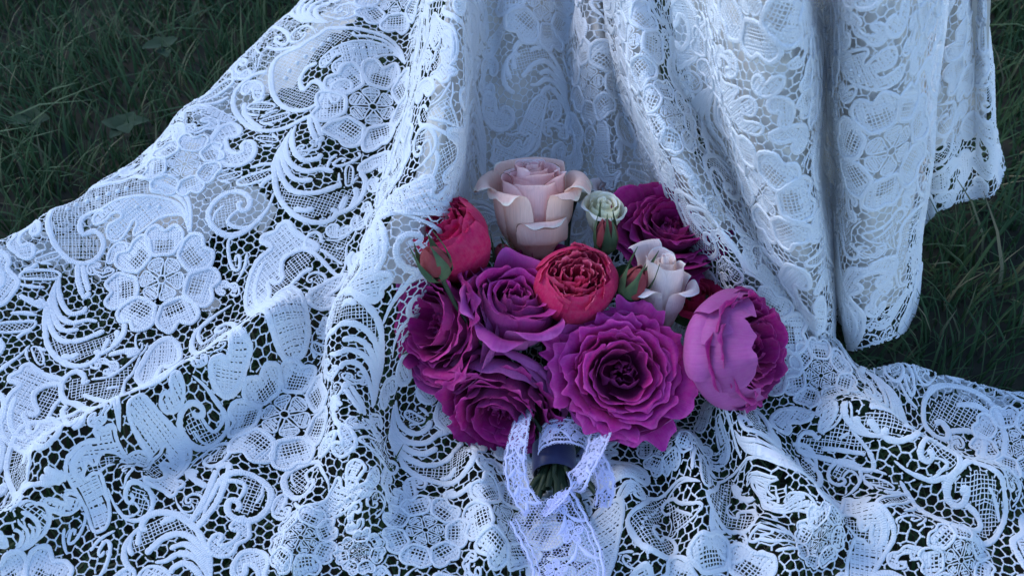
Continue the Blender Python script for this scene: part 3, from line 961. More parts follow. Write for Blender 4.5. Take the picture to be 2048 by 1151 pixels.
def net(pan, parent, edge=0.0037, w=0.00092, name='lace_net', mat=None, jit=0.14, sub=3):
    hi = pan.lo + np.array(pan.shape) * pan.res
    dx, dy = edge * math.sqrt(3), edge * 1.5
    nx, ny = int((hi[0] - pan.lo[0]) / dx) + 2, int((hi[1] - pan.lo[1]) / dy) + 2
    I, J = np.meshgrid(np.arange(nx), np.arange(ny), indexing='ij')
    cx = pan.lo[0] + (I + 0.5 * (J % 2)) * dx; cy = pan.lo[1] + J * dy
    A = np.stack([cx, cy - edge / 2], -1) + rng.normal(0, edge * jit, (nx, ny, 2))      # top of each Y
    B = np.stack([cx, cy + edge / 2], -1) + rng.normal(0, edge * jit, (nx, ny, 2))
    E0, E1 = [A.reshape(-1, 2)], [B.reshape(-1, 2)]
    for j in range(ny - 1):
        o = j % 2
        # B(i,j) joins A of the next row left and right
        for d in (0, 1):
            i = np.arange(nx); k = i + d - 1 + o
            g = (k >= 0) & (k < nx)
            E0.append(B[i[g], j]); E1.append(A[k[g], j + 1])
    E0 = np.vstack(E0); E1 = np.vstack(E1)
    mid = (E0 + E1) / 2
    g = pan.ok(mid); E0, E1 = E0[g], E1[g]
    L = Lace(pan)
    t = np.linspace(0, 1, sub + 1)
    pts = E0[:, None] * (1 - t)[None, :, None] + E1[:, None] * t[None, :, None]
    pts[:, 1:-1] += rng.normal(0, edge * 0.035, pts[:, 1:-1].shape)
    a = pts[:, :-1].reshape(-1, 2); b = pts[:, 1:].reshape(-1, 2)
    i, j = pan.cell((a + b) / 2)
    k = ~pan.occ[i, j]
    a, b = a[k], b[k]
    L.threads(a, b, w * rng.uniform(0.8, 1.3, len(a)), lift=0.6)
    o = L.build(name, parent, mat)
    if o:
        tag(o, kind='stuff')
    return o

# ------------------------------------------------------------------ the dress
dress = empty('wedding_dress', at_z(1150, 300, 0))
tag(dress, 'white guipure lace wedding dress with its train spread over the grass', 'dress')
dress_inv = Matrix.Translation(-Vector(dress.location))
class Holder: pass

def U(pan, *p):
    return pan.px2uv(np.array(p, float))

# the lace repeats by two shifts and a half turn; read off where it lies open
F_BIG, F_SMALL = ((325, 560), (212, 585)), ((370, 330), (290, 345))
v1 = np.mean([U(MAIN, (139, 520))[0] - U(MAIN, (598.6, 222.3))[0], U(MAIN, (118, 553))[0] - U(MAIN, (591, 252))[0],
              CANON['tulip'][0] - U(MAIN, (541, 468))[0]], 0)
uF2, uF4, uF5 = U(MAIN, (325, 560), (570, 830), (850, 1060))
ctr_ = ((uF2 + uF4 + v1) / 2 + (CANON['tulip'][0] + U(MAIN, (360, 975))[0]) / 2) / 2
v2 = uF5 - uF2
UNIT = list(CANON.keys())
fb, fs = U(MAIN, *F_BIG), U(MAIN, *F_SMALL)

def repeat(pan, origin, ang=0.0, mat=None, most=.14):
    """spread the repeat unit over a sheet"""
    ca, sa = math.cos(ang), math.sin(ang)
    RM = np.array([[ca, sa], [-sa, ca]])
    todo = []
    for k in range(-7, 8):
        for l in range(-5, 6):
            for half in (0, 1):
                def tf(p):
                    p = np.atleast_2d(p)
                    q = (2 * ctr_ - p) if half else p
                    return (q + k * v1 + l * v2 - uF2) @ RM + origin
                items = [('F', fb, 0)] + [(n_, None, 0) for n_ in ('scroll', 'tulip', 'feather', 'paisley', 'oval')] + [('F', fs, 0)] + \
                        [(n_, None, 0) for n_ in ('crescent', 'clover', 'arc', 'bean', 'curl', 'spray', 'trumpet', 'ring')]
                for o_, (n_, pts, _) in enumerate(items):
                    if n_ == 'F':
                        q = tf(pts)
                    else:
                        q = tf(np.array(CANON[n_][:2]))
                    mid = q.mean(0)
                    if pan.ok(q).any() or pan.ok(mid[None])[0]:
                        todo.append((o_, n_, q))
    todo.sort(key=lambda t: t[0])
    cnt = 0
    for _, n_, q in todo:
        if n_ == 'F':
            a_ = np.linspace(0, 6.28, 20)
            probe = np.vstack([q[0] + r_ * np.linalg.norm(q[1] - q[0]) * np.stack([np.cos(a_), np.sin(a_)], -1) for r_ in (.25, .6, .9)])
        else:
            a0, b0, prims = CANON[n_]
            z = complex(*(q[1] - q[0])) / complex(*(b0 - a0))
            pp = np.vstack([p[1] if p[0] in 'nd' else p[2] for p in prims])
            c_ = ((pp[:, 0] - a0[0]) + 1j * (pp[:, 1] - a0[1])) * z
            probe = np.stack([c_.real, c_.imag], -1) + q[0]
        i, j = pan.cell(probe)
        g_ok = pan.ok(probe)
        if g_ok.mean() < .15 or (pan.occ[i, j] & g_ok).mean() > most:
            continue
        cnt += 1
        if n_ == 'F':
            flower(pan, dress, q[0], q[1], seed=cnt, mat=mat)
        else:
            put(pan, dress, n_, q[0], q[1], mat=mat)
# what the photograph shows clearly, each motif where it lies
flowers_main = [((745,215),(668,285)),((325,560),(212,585)),((370,330),(290,345)),((570,830),(456,850)),((850,1060),(765,1085)),
    ((600,1075),(541,1090)),((795,2),(722,42)),((1180,165),(1182,248)),((1345,232),(1348,308)),((1641,752),(1570,770)),
    ((2020,888),(1945,905)),((1921,1118),(1838,1125)),((1641,1075),(1590,1100)),((1334,880),(1270,900)),((720,1100),(670,1115))]
for k, (c, r) in enumerate(flowers_main):
    q = U(MAIN, c, r)
    flower(MAIN, dress, q[0], q[1], seed=k)
motifs_main = [(k, None, None, 0) for k in CANON] + [
 ('scroll', (139,520), (382,472), 0), ('crescent', (188,438), (380,466), 0), ('bean', (216,526), (256,498), 0),
 ('feather', (118,553), (174,730), 0), ('trumpet', (160,530), (172,588), 0), ('tulip', (360,975), (318,825), 0),
 ('tulip', (541,468), (533,622), 0), ('oval', (612,486), (715,458), 0), ('tulip', (930,285), (800,425), 1),
 ('feather', (418,1195), (300,1030), 0), ('paisley', (403,1048), (543,988), 0), ('trumpet', (389,1050), (447,938), 0),
 ('scroll', (30,985), (240,862), 0), ('clover', (310,690), (345,740), 0), ('feather', (790,800), (940,930), 0),
 ('feather', (1725,738), (1800,880), 1), ('paisley', (1811,832), (1968,795), 1), ('feather', (1470,860), (1640,960), 0),
 ('tulip', (1000,330), (1085,240), 0), ('feather', (1135,235), (1040,85), 0), ('tulip', (905,150), (880,40), 0),
 ('oval', (1600,900), (1700,800), 0), ('paisley', (1800,960), (2010,1010), 1), ('tulip', (1720,1000), (1750,1140), 1),
 ('oval', (840,240), (905,165), 0), ('scroll', (1330,420), (1260,300), 1), ('clover', (1385,350), (1420,410), 0),
 ('tulip', (1480,480), (1530,570), 0), ('feather', (20,1110), (90,1010), 0), ('feather', (1420,1010), (1480,1120), 0)]
for kind, a, b, mir in motifs_main:
    ua, ub = CANON[kind][:2] if a is None else U(MAIN, a, b)
    put(MAIN, dress, kind, ua, ub, bool(mir))
repeat(MAIN, uF2, most=.07)
fill(MAIN, dress, sizes=((0.030, 'L'), (0.0150, 'M'), (0.0095, 'S'), (0.0075, 'S'), (0.0062, 'S')))
net(MAIN, dress)

q = U(SKIRT, (1780, 300), (1780, 420))
repeat(SKIRT, q[0], 0.5)
fill(SKIRT, dress, sizes=((0.0150, 'M'), (0.0090, 'S'), (0.0070, 'S')))
net(SKIRT, dress)
q = U(BACK, (1938, 80), (1938, 160))
repeat(BACK, q[0], 0.9)
fill(BACK, dress, sizes=((0.0150, 'M'), (0.0090, 'S'), (0.0070, 'S')))
net(BACK, dress)
# scalloped cords along the hems
for pan in (SKIRT, BACK):
    L = Lace(pan)
    e = pan.U[-1]
    s_ = np.linspace(0, len(e) - 1, 60).astype(int)
    L.cord(pan.U[-3][s_], 0.0014)
    L.build('hem_cord', dress)

# satin lining under the upper skirt
def lining(pan, off, i0, i1, j0, j1, st=3):
    mb = MB()
    P_ = pan.P.copy()
    for _ in range(40):
        P_[:, 1:-1] = (P_[:, :-2] + 2 * P_[:, 1:-1] + P_[:, 2:]) / 4
    N_ = normals(P_)
    P_ = P_[i0:i1:st, j0:j1:st]; N_ = N_[i0:i1:st, j0:j1:st]
    sheet_mesh(mb, P_, N_, -off)
    o = mb.build('satin_lining', M_SATIN, dress)
    return o
n, m = MAIN.P.shape[:2]
lining(MAIN, 0.008, 0, int(n * .50), int(m * .33), int(m * .86))
lining(SKIRT, 0.007, 0, int(SKIRT.P.shape[0] * .93), 4, int(SKIRT.P.shape[1] * .90))
lining(BACK, 0.007, 0, int(BACK.P.shape[0] * .80), 0, int(BACK.P.shape[1] * .86))
# a second fall of lining under the left edge of the train
mb = MB()
i0, i1, j0, j1 = 0, int(n * .74), 12, int(m * .27)
Pq = MAIN.P[i0:i1:4, j0:j1:4] - MAIN.N[i0:i1:4, j0:j1:4] * 0.010
wob = Noise(6, 0.07, 21)
Pq[..., 2] = np.maximum(Pq[..., 2] - 0.014 - 0.005 * wob(Pq[..., 0], Pq[..., 1]), 0.004)
a, b = Pq.shape[:2]
I, J = np.meshgrid(np.arange(a), np.arange(b), indexing='ij')
lim = b * (0.42 + 0.22 * np.sin(I / a * 9 + 1) + .12 * np.sin(I / a * 23))
F = grid_faces(a, b)
F = F[(J.ravel() < lim.ravel())[F].all(1)]
mb.add(Pq.reshape(-1, 3), F, np.stack([I * .004, J * .004], -1).reshape(-1, 2))
mb.build('satin_lining', M_SATIN, dress)
for o in dress.children:
    o.matrix_parent_inverse = dress_inv

# ------------------------------------------------------------------ roses
TILT, WARP = 0.07, 0.05
def bump_edge(t, g, k=5):
    a = g.uniform(-1, 1, k); p = g.uniform(0, 6.28, k)
    return sum(a[i] * np.sin((i + 2) * 1.9 * t + p[i]) for i in range(k)) / math.sqrt(k)

def petal(mb, prof, phi, half, g, R, ruff=0.0, freq=9.0, edge=0.22, notch=0.0, spiral=0.07, jag=0.02, pinch=0.0, fold=0.0, lobe=0.0, ns=12, nt_=17):
    """one petal: a strip of a bowl of profile (r, z), wrapped round the flower's axis"""
    pr = np.asarray(prof, float)
    s = np.linspace(0, 1, ns)[:, None]; t = np.linspace(-1, 1, nt_)[None, :]
    je = bump_edge(t, g) * jag - lobe * np.abs(np.sin(t * g.uniform(3.6, 6.2) + g.uniform(0, 3.14)))
    top = 1 - edge * np.abs(t) ** 2.6 + je - notch * np.exp(-(t / .16) ** 2)
    se = np.clip(s * top, 0, 1.12)
    fine = catmull(len(pr), 60) @ pr
    q = np.linspace(0, 1, 60)
    ext = fine[-1] + (fine[-1] - fine[-2]) * 59 * 0.12
    qq = np.append(q, 1.12)
    r = np.interp(se, qq, np.append(fine[:, 0], ext[0])); z = np.interp(se, qq, np.append(fine[:, 1], ext[1]))
    A = half * (0.45 + 0.55 * np.sin(np.clip(se * 1.25, 0, 1) * math.pi / 2))
    ph = g.uniform(0, 6.28); ph2 = g.uniform(0, 6.28)
    w = np.clip(se, 0, 1) ** 4
    ph3 = g.uniform(0, 6.28); w5 = np.clip(se, 0, 1) ** 6
    rf = ruff * w * (np.sin(freq * t + ph) + 0.5 * np.sin(freq * 1.9 * t + ph2)) + ruff * .42 * w5 * np.sin(freq * 2.9 * t + ph3)
    zf = ruff * w * 0.7 * (np.cos(freq * 0.9 * t + ph2)) + ruff * .32 * w5 * np.sin(freq * 2.6 * t + ph)
    big = bump_edge(t, g, 2) * 0.045 * se
    r = r * (1 + spiral * t) + rf + big - pinch * np.abs(t) ** 2 * se
    z = z + zf
    a = phi + t * A + fold * se * se * t
    tl = g.normal(0, TILT)
    z = z + tl * r
    r = r * (1 + WARP * np.sin(2 * a + g.uniform(-.2, .2) + R * 9000))
    X = np.stack([r * np.cos(a), r * np.sin(a), z], -1) * R
    X = X + g.normal(0, 0.004 * R, X.shape) * w[..., None] * 0.4
    uv = np.stack([0.5 + 0.5 * t + 0 * s, se / np.maximum(top, .3) + 0 * t], -1)
    uv[..., 1] = s + 0 * t
    mb.add(X.reshape(-1, 3), grid_faces(ns, nt_), uv.reshape(-1, 2))

def rose_root(name, px, py, depth, dirc, label, group='roses tied in the bouquet', spin=0.0):
    p = at_d(px, py, depth)
    o = empty(name, p)
    z = cam_vec(*dirc)
    q = z.to_track_quat('Z', 'Y')
    o.rotation_mode = 'QUATERNION'
    from mathutils import Quaternion
    o.rotation_quaternion = q @ Quaternion((0, 0, 1), spin)
    tag(o, label, 'rose', group)
    return o

BIND = at_d(1112, 925, 0.706)          # where the stems are tied
FOOT = at_z(1112, 1020, 0.028)
def azimuth(root, x, y, z):
    """the angle round a rose's axis that looks along a camera direction"""
    v = root.rotation_quaternion.inverted() @ cam_vec(x, y, z)
    return math.atan2(v.y, v.x)
def add_stem(root, base_z, R, g, rad=0.0022, mat=None):
    mw = Matrix.LocRotScale(root.location, root.rotation_quaternion, None)
    inv = mw.inverted()
    p0 = mw @ Vector((0, 0, base_z * R)); p1 = mw @ Vector((0, 0, base_z * R - 0.022))
    off = Vector((g.normal(0, .0045), g.normal(0, .003), g.normal(0, .003)))
    b = Vector(BIND) + off
    f = Vector(FOOT) + off * 2.6 + Vector((0, g.uniform(-.01, .012), 0))
    f.z = max(f.z, 0.026)
    C = np.array([list(inv @ v) for v in (p0, p1, (p1 + b) / 2 + Vector((0, .004, -.004)), b, (b + f) / 2, f)])
    mb = MB(); tube(mb, spline(C, 26), rad, 6)
    mb.build('stem', mat or M_STEM, root)
    # receptacle and sepals at the flower's foot
    mb = MB()
    zz = np.linspace(0, 1, 7)
    prof = np.array([.02, .12, .17, .19, .17, .13, .08])
    ang = np.linspace(0, 2 * np.pi, 10, endpoint=False)
    V = np.stack([np.outer(prof, np.cos(ang)), np.outer(prof, np.sin(ang)), np.repeat((base_z - .2 + .32 * zz)[:, None], 10, 1)], -1) * min(R, .022)
    V[..., 2] += (base_z * R - base_z * min(R, .022))
    mb.add(V.reshape(-1, 3), grid_faces(7, 10, True)); mb.build('hip', M_SEPAL, root)

def ruffled(root, R, mat, mat_out, seed, count=34, openness=1.0, height=0.62, ruff=0.05, guard=5, r0=.30, cr=.25, ch=.8, close=0.0, size=.42, tall=None):
    """full old garden rose: frilled petals set in a spiral round a cupped heart"""
    g = np.random.default_rng(seed)
    for k in range(count):
        f = (k + .5) / count
        rr = (r0 + (1 - r0) * f ** .85) * g.uniform(.92, 1.06)
        zt = height * (1.0 - 0.60 * openness * f ** 2.0) * g.uniform(.86, 1.12)
        half = min(1.25, size * g.uniform(.75, 1.3) / rr)
        fl = 0.20 * openness * f + g.normal(0, .03)
        prof = [(.05, 0), (rr * .55, .05 * height), (rr * .84, zt * .45), (rr * .94, zt * .82), (rr * (1.0 + fl), zt), (rr * (1.04 + 1.7 * fl), zt * (1.0 - .16 * openness * f))]
        mb = MB()
        petal(mb, prof, k * 2.39996 + g.normal(0, .12), half, g, R, ruff=ruff * (.45 + .75 * f) * g.uniform(.5, 1.2), freq=g.uniform(3.2, 5.5),
              edge=.20, notch=.09 * g.random(), spiral=.05, jag=.04, lobe=.10, nt_=47, ns=14)
        mb.build('petal', mat, root)
    for i in range(10):      # crumpled heart
        q = cr * (.30 + .75 * i / 9)
        zc = height * ch * g.uniform(.82, 1.10)
        prof = [(.03, .05), (.8 * q, .25 * zc), (q * 1.05, .55 * zc), (q * .9, .85 * zc), (q * g.uniform(.45, .9), zc)]
        mb = MB(); petal(mb, prof, i * 2.4 + g.normal(0, .3), g.uniform(.8, 1.3), g, R, ruff=.045, freq=g.uniform(3, 5), edge=.22, jag=.05, lobe=.05, spiral=g.uniform(.05, .25), nt_=21); mb.build('petal', mat, root)
    for i in range(2 * guard):      # smooth outer petals, two rows
        lay = i // guard
        phi = 2 * math.pi * (i + .5 * lay) / guard + .4 + g.normal(0, .12)
        hh = height * g.uniform(.85, 1.12) * (1 - .14 * lay)
        q = .94 + .09 * lay
        fl = g.uniform(-.02, .10) * (.4 + openness) - close
        o_ = openness * (1 - close)
        lb = .07
        if tall is not None:      # on this side the outer petals close over the heart
            c_ = max(0.0, math.cos(phi - tall)) ** .7
            hh *= 1 + .32 * c_; fl -= .34 * c_; o_ *= 1 - .7 * c_; lb *= 1 - .85 * c_
        prof = [(.05, -.05), (.55 * q, -.03 - .02 * lay), (.92 * q, .16 * hh + .06), (1.05 * q, .48 * hh), (1.06 * q + fl * .5, .80 * hh * (1 - .45 * o_)), (1.06 * q + fl, .98 * hh * (1 - .5 * o_))]
        mb = MB(); petal(mb, prof, phi, math.pi / guard * g.uniform(1.25, 1.65), g, R, ruff=ruff * g.uniform(.4, .8), freq=g.uniform(3.2, 5.0), edge=.24, notch=.05 * g.random(), spiral=.05, jag=.04, lobe=lb, nt_=43, ns=14); mb.build('outer_petal', mat_out, root)
    add_stem(root, -.05, R, g)

def rosette(root, R, mat, mat_out, seed, cup=9, height=1.25, packed=46, fill_z=1.0):
    """globe of smooth petals packed with folded ones"""
    g = np.random.default_rng(seed)
    for lay in range(2):
        for i in range(cup // 2 + lay):
            n = cup // 2 + lay
            phi = 2 * math.pi * (i + .5 * lay) / n + g.normal(0, .08)
            e = 1 - .07 * (1 - lay)
            prof = [(.06, 0), (.62 * e, .10), (.93 * e, .42 * height), (.97 * e, .68 * height), (.86 * e, .90 * height), (.72 * e, g.uniform(.96, 1.02) * height)]
            mb = MB(); petal(mb, prof, phi, math.pi / n * 1.5, g, R, ruff=.014, freq=6, edge=.16, spiral=.045, jag=.03, nt_=19); mb.build('outer_petal', mat_out, root)
    for k in range(packed):
        f = math.sqrt((k + .5) / packed)
        a = k * 2.39996
        rr = .78 * f
        zt = height * (1.13 - .13 * f) * fill_z * g.uniform(.96, 1.03)
        hw = (.34 + .22 * g.random()) * (1.0 if f > .5 else 1.6)
        prof = [(.05, .1), (rr * .7 + .02, .45 * height), (rr * .98 + .03, zt * .8), (rr + .02, zt * .95), (rr + g.uniform(-.03, .06), zt)]
        mb = MB(); petal(mb, prof, a, hw, g, R, ruff=.028, freq=g.uniform(4, 8), edge=.2, jag=.04, spiral=g.uniform(-.25, .25), ns=8, nt_=13); mb.build('petal', mat, root)
    add_stem(root, 0, R, g)

def cup_rose(root, R, mat, mat_out, seed, height=1.5, core=9, mid=5, outer=5, reflex=.3, core_r=.42, frill=.0, low=.0, globe=False, petals=None):
    """half open rose: rolled heart, cupping petals, outer petals turned back"""
    g = np.random.default_rng(seed)
    for i in range(core):
        f = i / max(1, core - 1)
        rr = .10 + (core_r - .10) * f
        zt = height * (.99 - .05 * f) * g.uniform(.97, 1.02)
        prof = [(.03, .1), (rr * 1.0 + .05, .35 * height), (rr * 1.1 + .05, .7 * height), (rr, zt * .93), (rr * (.92 + .35 * f), zt)]
        mb = MB(); petal(mb, prof, i * 2.1 + g.normal(0, .2), 1.5 - .35 * f, g, R, ruff=.014 + frill * .5, freq=4, edge=.2, spiral=.16, jag=.03, lobe=.01 + frill * .4); mb.build('petal', mat, root)
    for i in range(mid):
        phi = i * 2 * math.pi / mid + .3 + g.normal(0, .15)
        zt = height * g.uniform(.88, 1.0) * (1 - low * .4)
        prof = [(.05, .04), (.40, .14 * height), (.62, .42 * height), (.70, .72 * height), (.68, zt * .93), (.74, zt)]
        if globe:
            prof = [(.05, .04), (.44, .14 * height), (.74, .42 * height), (.80, .70 * height), (.68, zt * .93), (.62, zt), (.66, zt * 1.02)]
        mb = MB(); petal(mb, prof, phi, 1.05, g, R, ruff=.022 + frill * .6, freq=4, edge=.32, spiral=.08, jag=.035, pinch=.06, lobe=.015 + frill * .5, nt_=25); mb.build('petal', mat, root)
    for phi, half, zr, rx, eg in (petals or ()):      # outer petals set one by one
        zt = height * zr
        prof = [(.05, 0), (.42, .07 * height), (.70, .28 * height), (.86, .52 * zt), (.92, .78 * zt), (.93 + .5 * rx, .94 * zt), (.97 + 1.4 * rx, .95 * zt), (1.0 + 2.0 * rx, .84 * zt)]
        mb = MB(); petal(mb, prof, phi, half, g, R, ruff=.03, freq=3.4, edge=eg, spiral=.05, jag=.045, lobe=.015, nt_=29, ns=17); mb.build('outer_petal', mat_out, root)
    for i in range(0 if petals else outer):
        phi = i * 2 * math.pi / outer + .9 + g.normal(0, .12)
        zt = height * g.uniform(.70 - (.10 if globe else 0), 1.0) * (1 - low)
        rx = reflex * g.uniform(.5, 1.4)
        prof = [(.05, 0), (.44, .08 * height), (.68, .30 * height), (.82, .56 * zt), (.90, zt * .86), (.94 + rx * .8, zt * .99), (.97 + rx * 1.5, zt * .90)]
        if globe:
            prof = [(.05, 0), (.52, .07 * height), (.82, .28 * height), (.97, .50 * zt), (.97, .76 * zt), (.92, .93 * zt), (.95 + rx, .99 * zt), (1.0 + rx * 1.6, .92 * zt)]
        mb = MB(); petal(mb, prof, phi, g.uniform(.85, 1.1), g, R, ruff=.03 + frill * .6, freq=4, edge=.62 if globe else .50, spiral=.05, jag=.035, lobe=.015 + frill * .5, nt_=27, ns=15); mb.build('outer_petal', mat_out, root)
    add_stem(root, 0, R, g)

def bud(px, py, depth, dirc, R, H, mat, label, seed, spin=0.0, open_=0.0):
    g = np.random.default_rng(seed)
    root = rose_root('rosebud', px, py, depth, dirc, label, 'rosebuds tied in the bouquet', spin)
    root['category'] = 'rosebud'
    for i in range(5):
        prof = [(.10, 0), (.78, .22 * H), (.86 - .03 * i, .48 * H), (.60 - .03 * i, .80 * H), (.20 + .04 * i, (1.05 - .03 * i) * H)]
        mb = MB(); petal(mb, prof, i * 1.9, 1.25, g, R, ruff=.02, freq=4, edge=.3, spiral=.14, jag=.02); mb.build('petal', mat, root)
    for i in range(5):
        a = i * 2 * math.pi / 5 + g.normal(0, .12)
        n = 14
        t = np.linspace(0, 1, n)
        spread = g.uniform(.05, .55) + open_
        r = np.interp(t, [0, .15, .4, .7, 1], [.25, .82, .96, .80 + spread * .4, .42 + spread]) 
        z = np.interp(t, [0, .15, .4, .7, 1], [-.12, .12, .45, .85, g.uniform(1.15, 1.5)]) * H
        w = np.interp(t, [0, .1, .35, .7, 1], [.18, .42, .42, .15, .012])
        mb = MB()
        V = []
        for q in (-1, -.5, 0, .5, 1):
            aa = a + q * w / np.maximum(r, .3)
            rr = r + .05 * (1 - q * q)
            V.append(np.stack([rr * np.cos(aa), rr * np.sin(aa), z], -1))
        V = np.stack(V, 1) * R
        mb.add(V.reshape(-1, 3), grid_faces(n, 5)); mb.build('sepal', M_SEPAL, root)
    add_stem(root, -.05, R, g, rad=.0015)
    return root

mag = petal_mat('magenta_petal', (0.26, 0.006, 0.10), (0.38, 0.010, 0.17), (0.46, 0.028, 0.25), (0.44, 0.06, 0.27))
mag_o = petal_mat('lilac_magenta_petal', (0.36, 0.02, 0.17), (0.42, 0.035, 0.23), (0.46, 0.06, 0.30), (0.45, 0.11, 0.34))
mag_d = petal_mat('deep_magenta_petal', (0.20, 0.004, 0.07), (0.32, 0.008, 0.13), (0.38, 0.016, 0.18), (0.36, 0.035, 0.20))
crim = petal_mat('coral_petal', (0.42, 0.010, 0.06), (0.64, 0.045, 0.14), (0.76, 0.14, 0.25), (0.58, 0.035, 0.12))
crim_o = petal_mat('crimson_petal', (0.52, 0.018, 0.08), (0.56, 0.022, 0.10), (0.54, 0.020, 0.10), (0.56, 0.022, 0.11))
blush = petal_mat('blush_petal', (0.86, 0.30, 0.32), (0.93, 0.48, 0.49), (0.94, 0.60, 0.60), (0.93, 0.62, 0.58), brown=1)
blush_o = petal_mat('blush_outer_petal', (0.95, 0.78, 0.50), (0.97, 0.66, 0.54), (0.97, 0.66, 0.57), (0.97, 0.70, 0.57), brown=1)
pale = petal_mat('pale_blush_petal', (0.86, 0.48, 0.46), (0.90, 0.68, 0.66), (0.92, 0.76, 0.74), (0.90, 0.77, 0.72))
cream = petal_mat('cream_petal', (0.80, 0.82, 0.50), (0.90, 0.89, 0.68), (0.92, 0.90, 0.75), (0.88, 0.88, 0.66))
budm = petal_mat('bud_petal', (0.20, 0.05, 0.035), (0.30, 0.045, 0.055), (0.36, 0.07, 0.085), (0.30, 0.05, 0.06))
MM = 0.000333      # metres per pixel near the bouquet

r = rose_root('rose', 1236, 748, .712, (.03, .10, 1), 'largest magenta rose, frilled and wide open, front and lowest centre of bouquet')
ruffled(r, 116 * MM, mag, mag_o, 1, count=46, openness=.85, height=.74, ruff=.062, guard=6, r0=.42, cr=.28, ch=.72)
r = rose_root('rose', 1418, 698, .718, (.74, .08, .67), 'lilac backed magenta rose turned sideways at the right end of bouquet')
ruffled(r, 112 * MM, mag_d, mag_o, 2, count=44, openness=.4, height=1.0, ruff=.07, guard=6, close=.05, cr=.36, r0=.26, ch=.95, tall=azimuth(r, -.75, .1, .65))
r = rose_root('rose', 932, 652, .736, (-.72, .12, .66), 'lilac magenta rose turned sideways at the left end of bouquet, beside green leaf')
ruffled(r, 122 * MM, mag_d, mag_o, 3, count=38, openness=.55, height=.85, ruff=.05, guard=5)
r = rose_root('rose', 1022, 768, .732, (-.24, -.62, .75), 'magenta rose facing downwards, lower left of bouquet above the lace ribbon')
ruffled(r, 112 * MM, mag_d, mag_o, 4, count=38, openness=.5, height=.95, ruff=.05, guard=5, close=.06)
r = rose_root('rose', 1018, 668, .732, (.12, .60, .78), 'magenta rose with swirled heart below the blush rose, left of coral rosette')
cup_rose(r, 98 * MM, mag, mag_o, 5, height=1.5, core=12, mid=6, outer=6, reflex=.14, core_r=.55, frill=.08)
r = rose_root('rose', 1330, 485, .775, (.12, .62, .78), 'magenta rose tucked under the lace fold at upper right of bouquet')
ruffled(r, 108 * MM, mag_d, mag, 6, count=34, openness=.8, height=.7, ruff=.06, guard=5)
r = rose_root('rose', 1146, 598, .725, (.03, .50, .86), 'round coral red rosette rose packed with petals at the middle of bouquet')
rosette(r, 80 * MM, crim, crim_o, 7)
r = rose_root('rose', 928, 535, .742, (-.36, .66, .66), 'crimson globe rose at upper left of bouquet beside the blush rose')
rosette(r, 88 * MM, crim_o, crim_o, 8, height=1.5, packed=34)
r = rose_root('rose', 1070, 512, .772, (-.05, .93, .37), 'large blush pink rose with browned petal rims at the top of bouquet')
pc = azimuth(r, 0, 0, 1)
cup_rose(r, 94 * MM, blush, blush_o, 23, height=2.2, core=11, mid=5, outer=0, core_r=.44, low=.05,
    petals=[(pc - 1.55, .95, .93, .16, .55), (pc + 1.5, .95, .90, .20, .60), (pc + .25, .80, .60, .03, .55), (pc - .75, .85, .80, .07, .60), (pc + .95, .80, .78, .10, .6), (pc + 3.1, 1.2, .98, .06, .45)])
r = rose_root('rose', 1200, 462, .765, (.08, .70, .72), 'cream white spray rose behind the rosebud, right of blush rose')
cup_rose(r, 45 * MM, cream, cream, 10, height=1.9, core=6, mid=5, outer=5, reflex=.08, core_r=.45)
r = rose_root('rose', 1150, 400, .825, (.2, .8, .6), 'greenish cream rose mostly hidden behind the blush rose')
cup_rose(r, 28 * MM, cream, cream, 11, height=1.9, core=5, mid=4, outer=4, reflex=.15)
r = rose_root('rose', 1215, 405, .835, (.1, .7, .7), 'dusky pink rose in the shade of the lace behind the cream rose')
cup_rose(r, 34 * MM, pale, pale, 12, height=1.4, core=5, mid=4, outer=5, reflex=.3)
r = rose_root('rose', 1314, 662, .742, (.03, .88, .47), 'small pale blush rose on a long cup between rosebud and magenta roses')
cup_rose(r, 58 * MM, pale, pale, 13, height=3.0, core=7, mid=4, outer=4, reflex=.35, core_r=.40)
r = rose_root('rose', 1395, 640, .765, (-.10, .80, .58), 'dark crimson rose squeezed between pale blush rose and rightmost magenta rose')
cup_rose(r, 42 * MM, crim_o, crim_o, 14, height=1.9, core=6, mid=4, outer=5, reflex=.35)
r = rose_root('rose', 1085, 560, .765, (.05, .75, .65), 'magenta rose almost hidden between blush rose and coral rosette')
ruffled(r, 78 * MM, mag_d, mag, 15, count=18, openness=.7, height=.8, ruff=.06, guard=4)
bud(1212, 500, .742, (-.05, .85, .52), 27 * MM, 2.6, budm, 'upright rosebud with long green sepals in front of the cream rose', 21)
bud(1255, 592, .715, (.35, .75, .55), 32 * MM, 2.2, budm, 'tilted red rosebud between coral rosette and small pale rose', 22, open_=.25)
bud(882, 552, .685, (-.35, .75, .55), 33 * MM, 2.0, budm, 'green sepalled rosebud in front of the crimson globe rose, far left', 23, open_=.15)
bud(1010, 530, .735, (-.2, .8, .55), 22 * MM, 2.2, budm, 'small dark rosebud between crimson globe rose and magenta rose', 24)

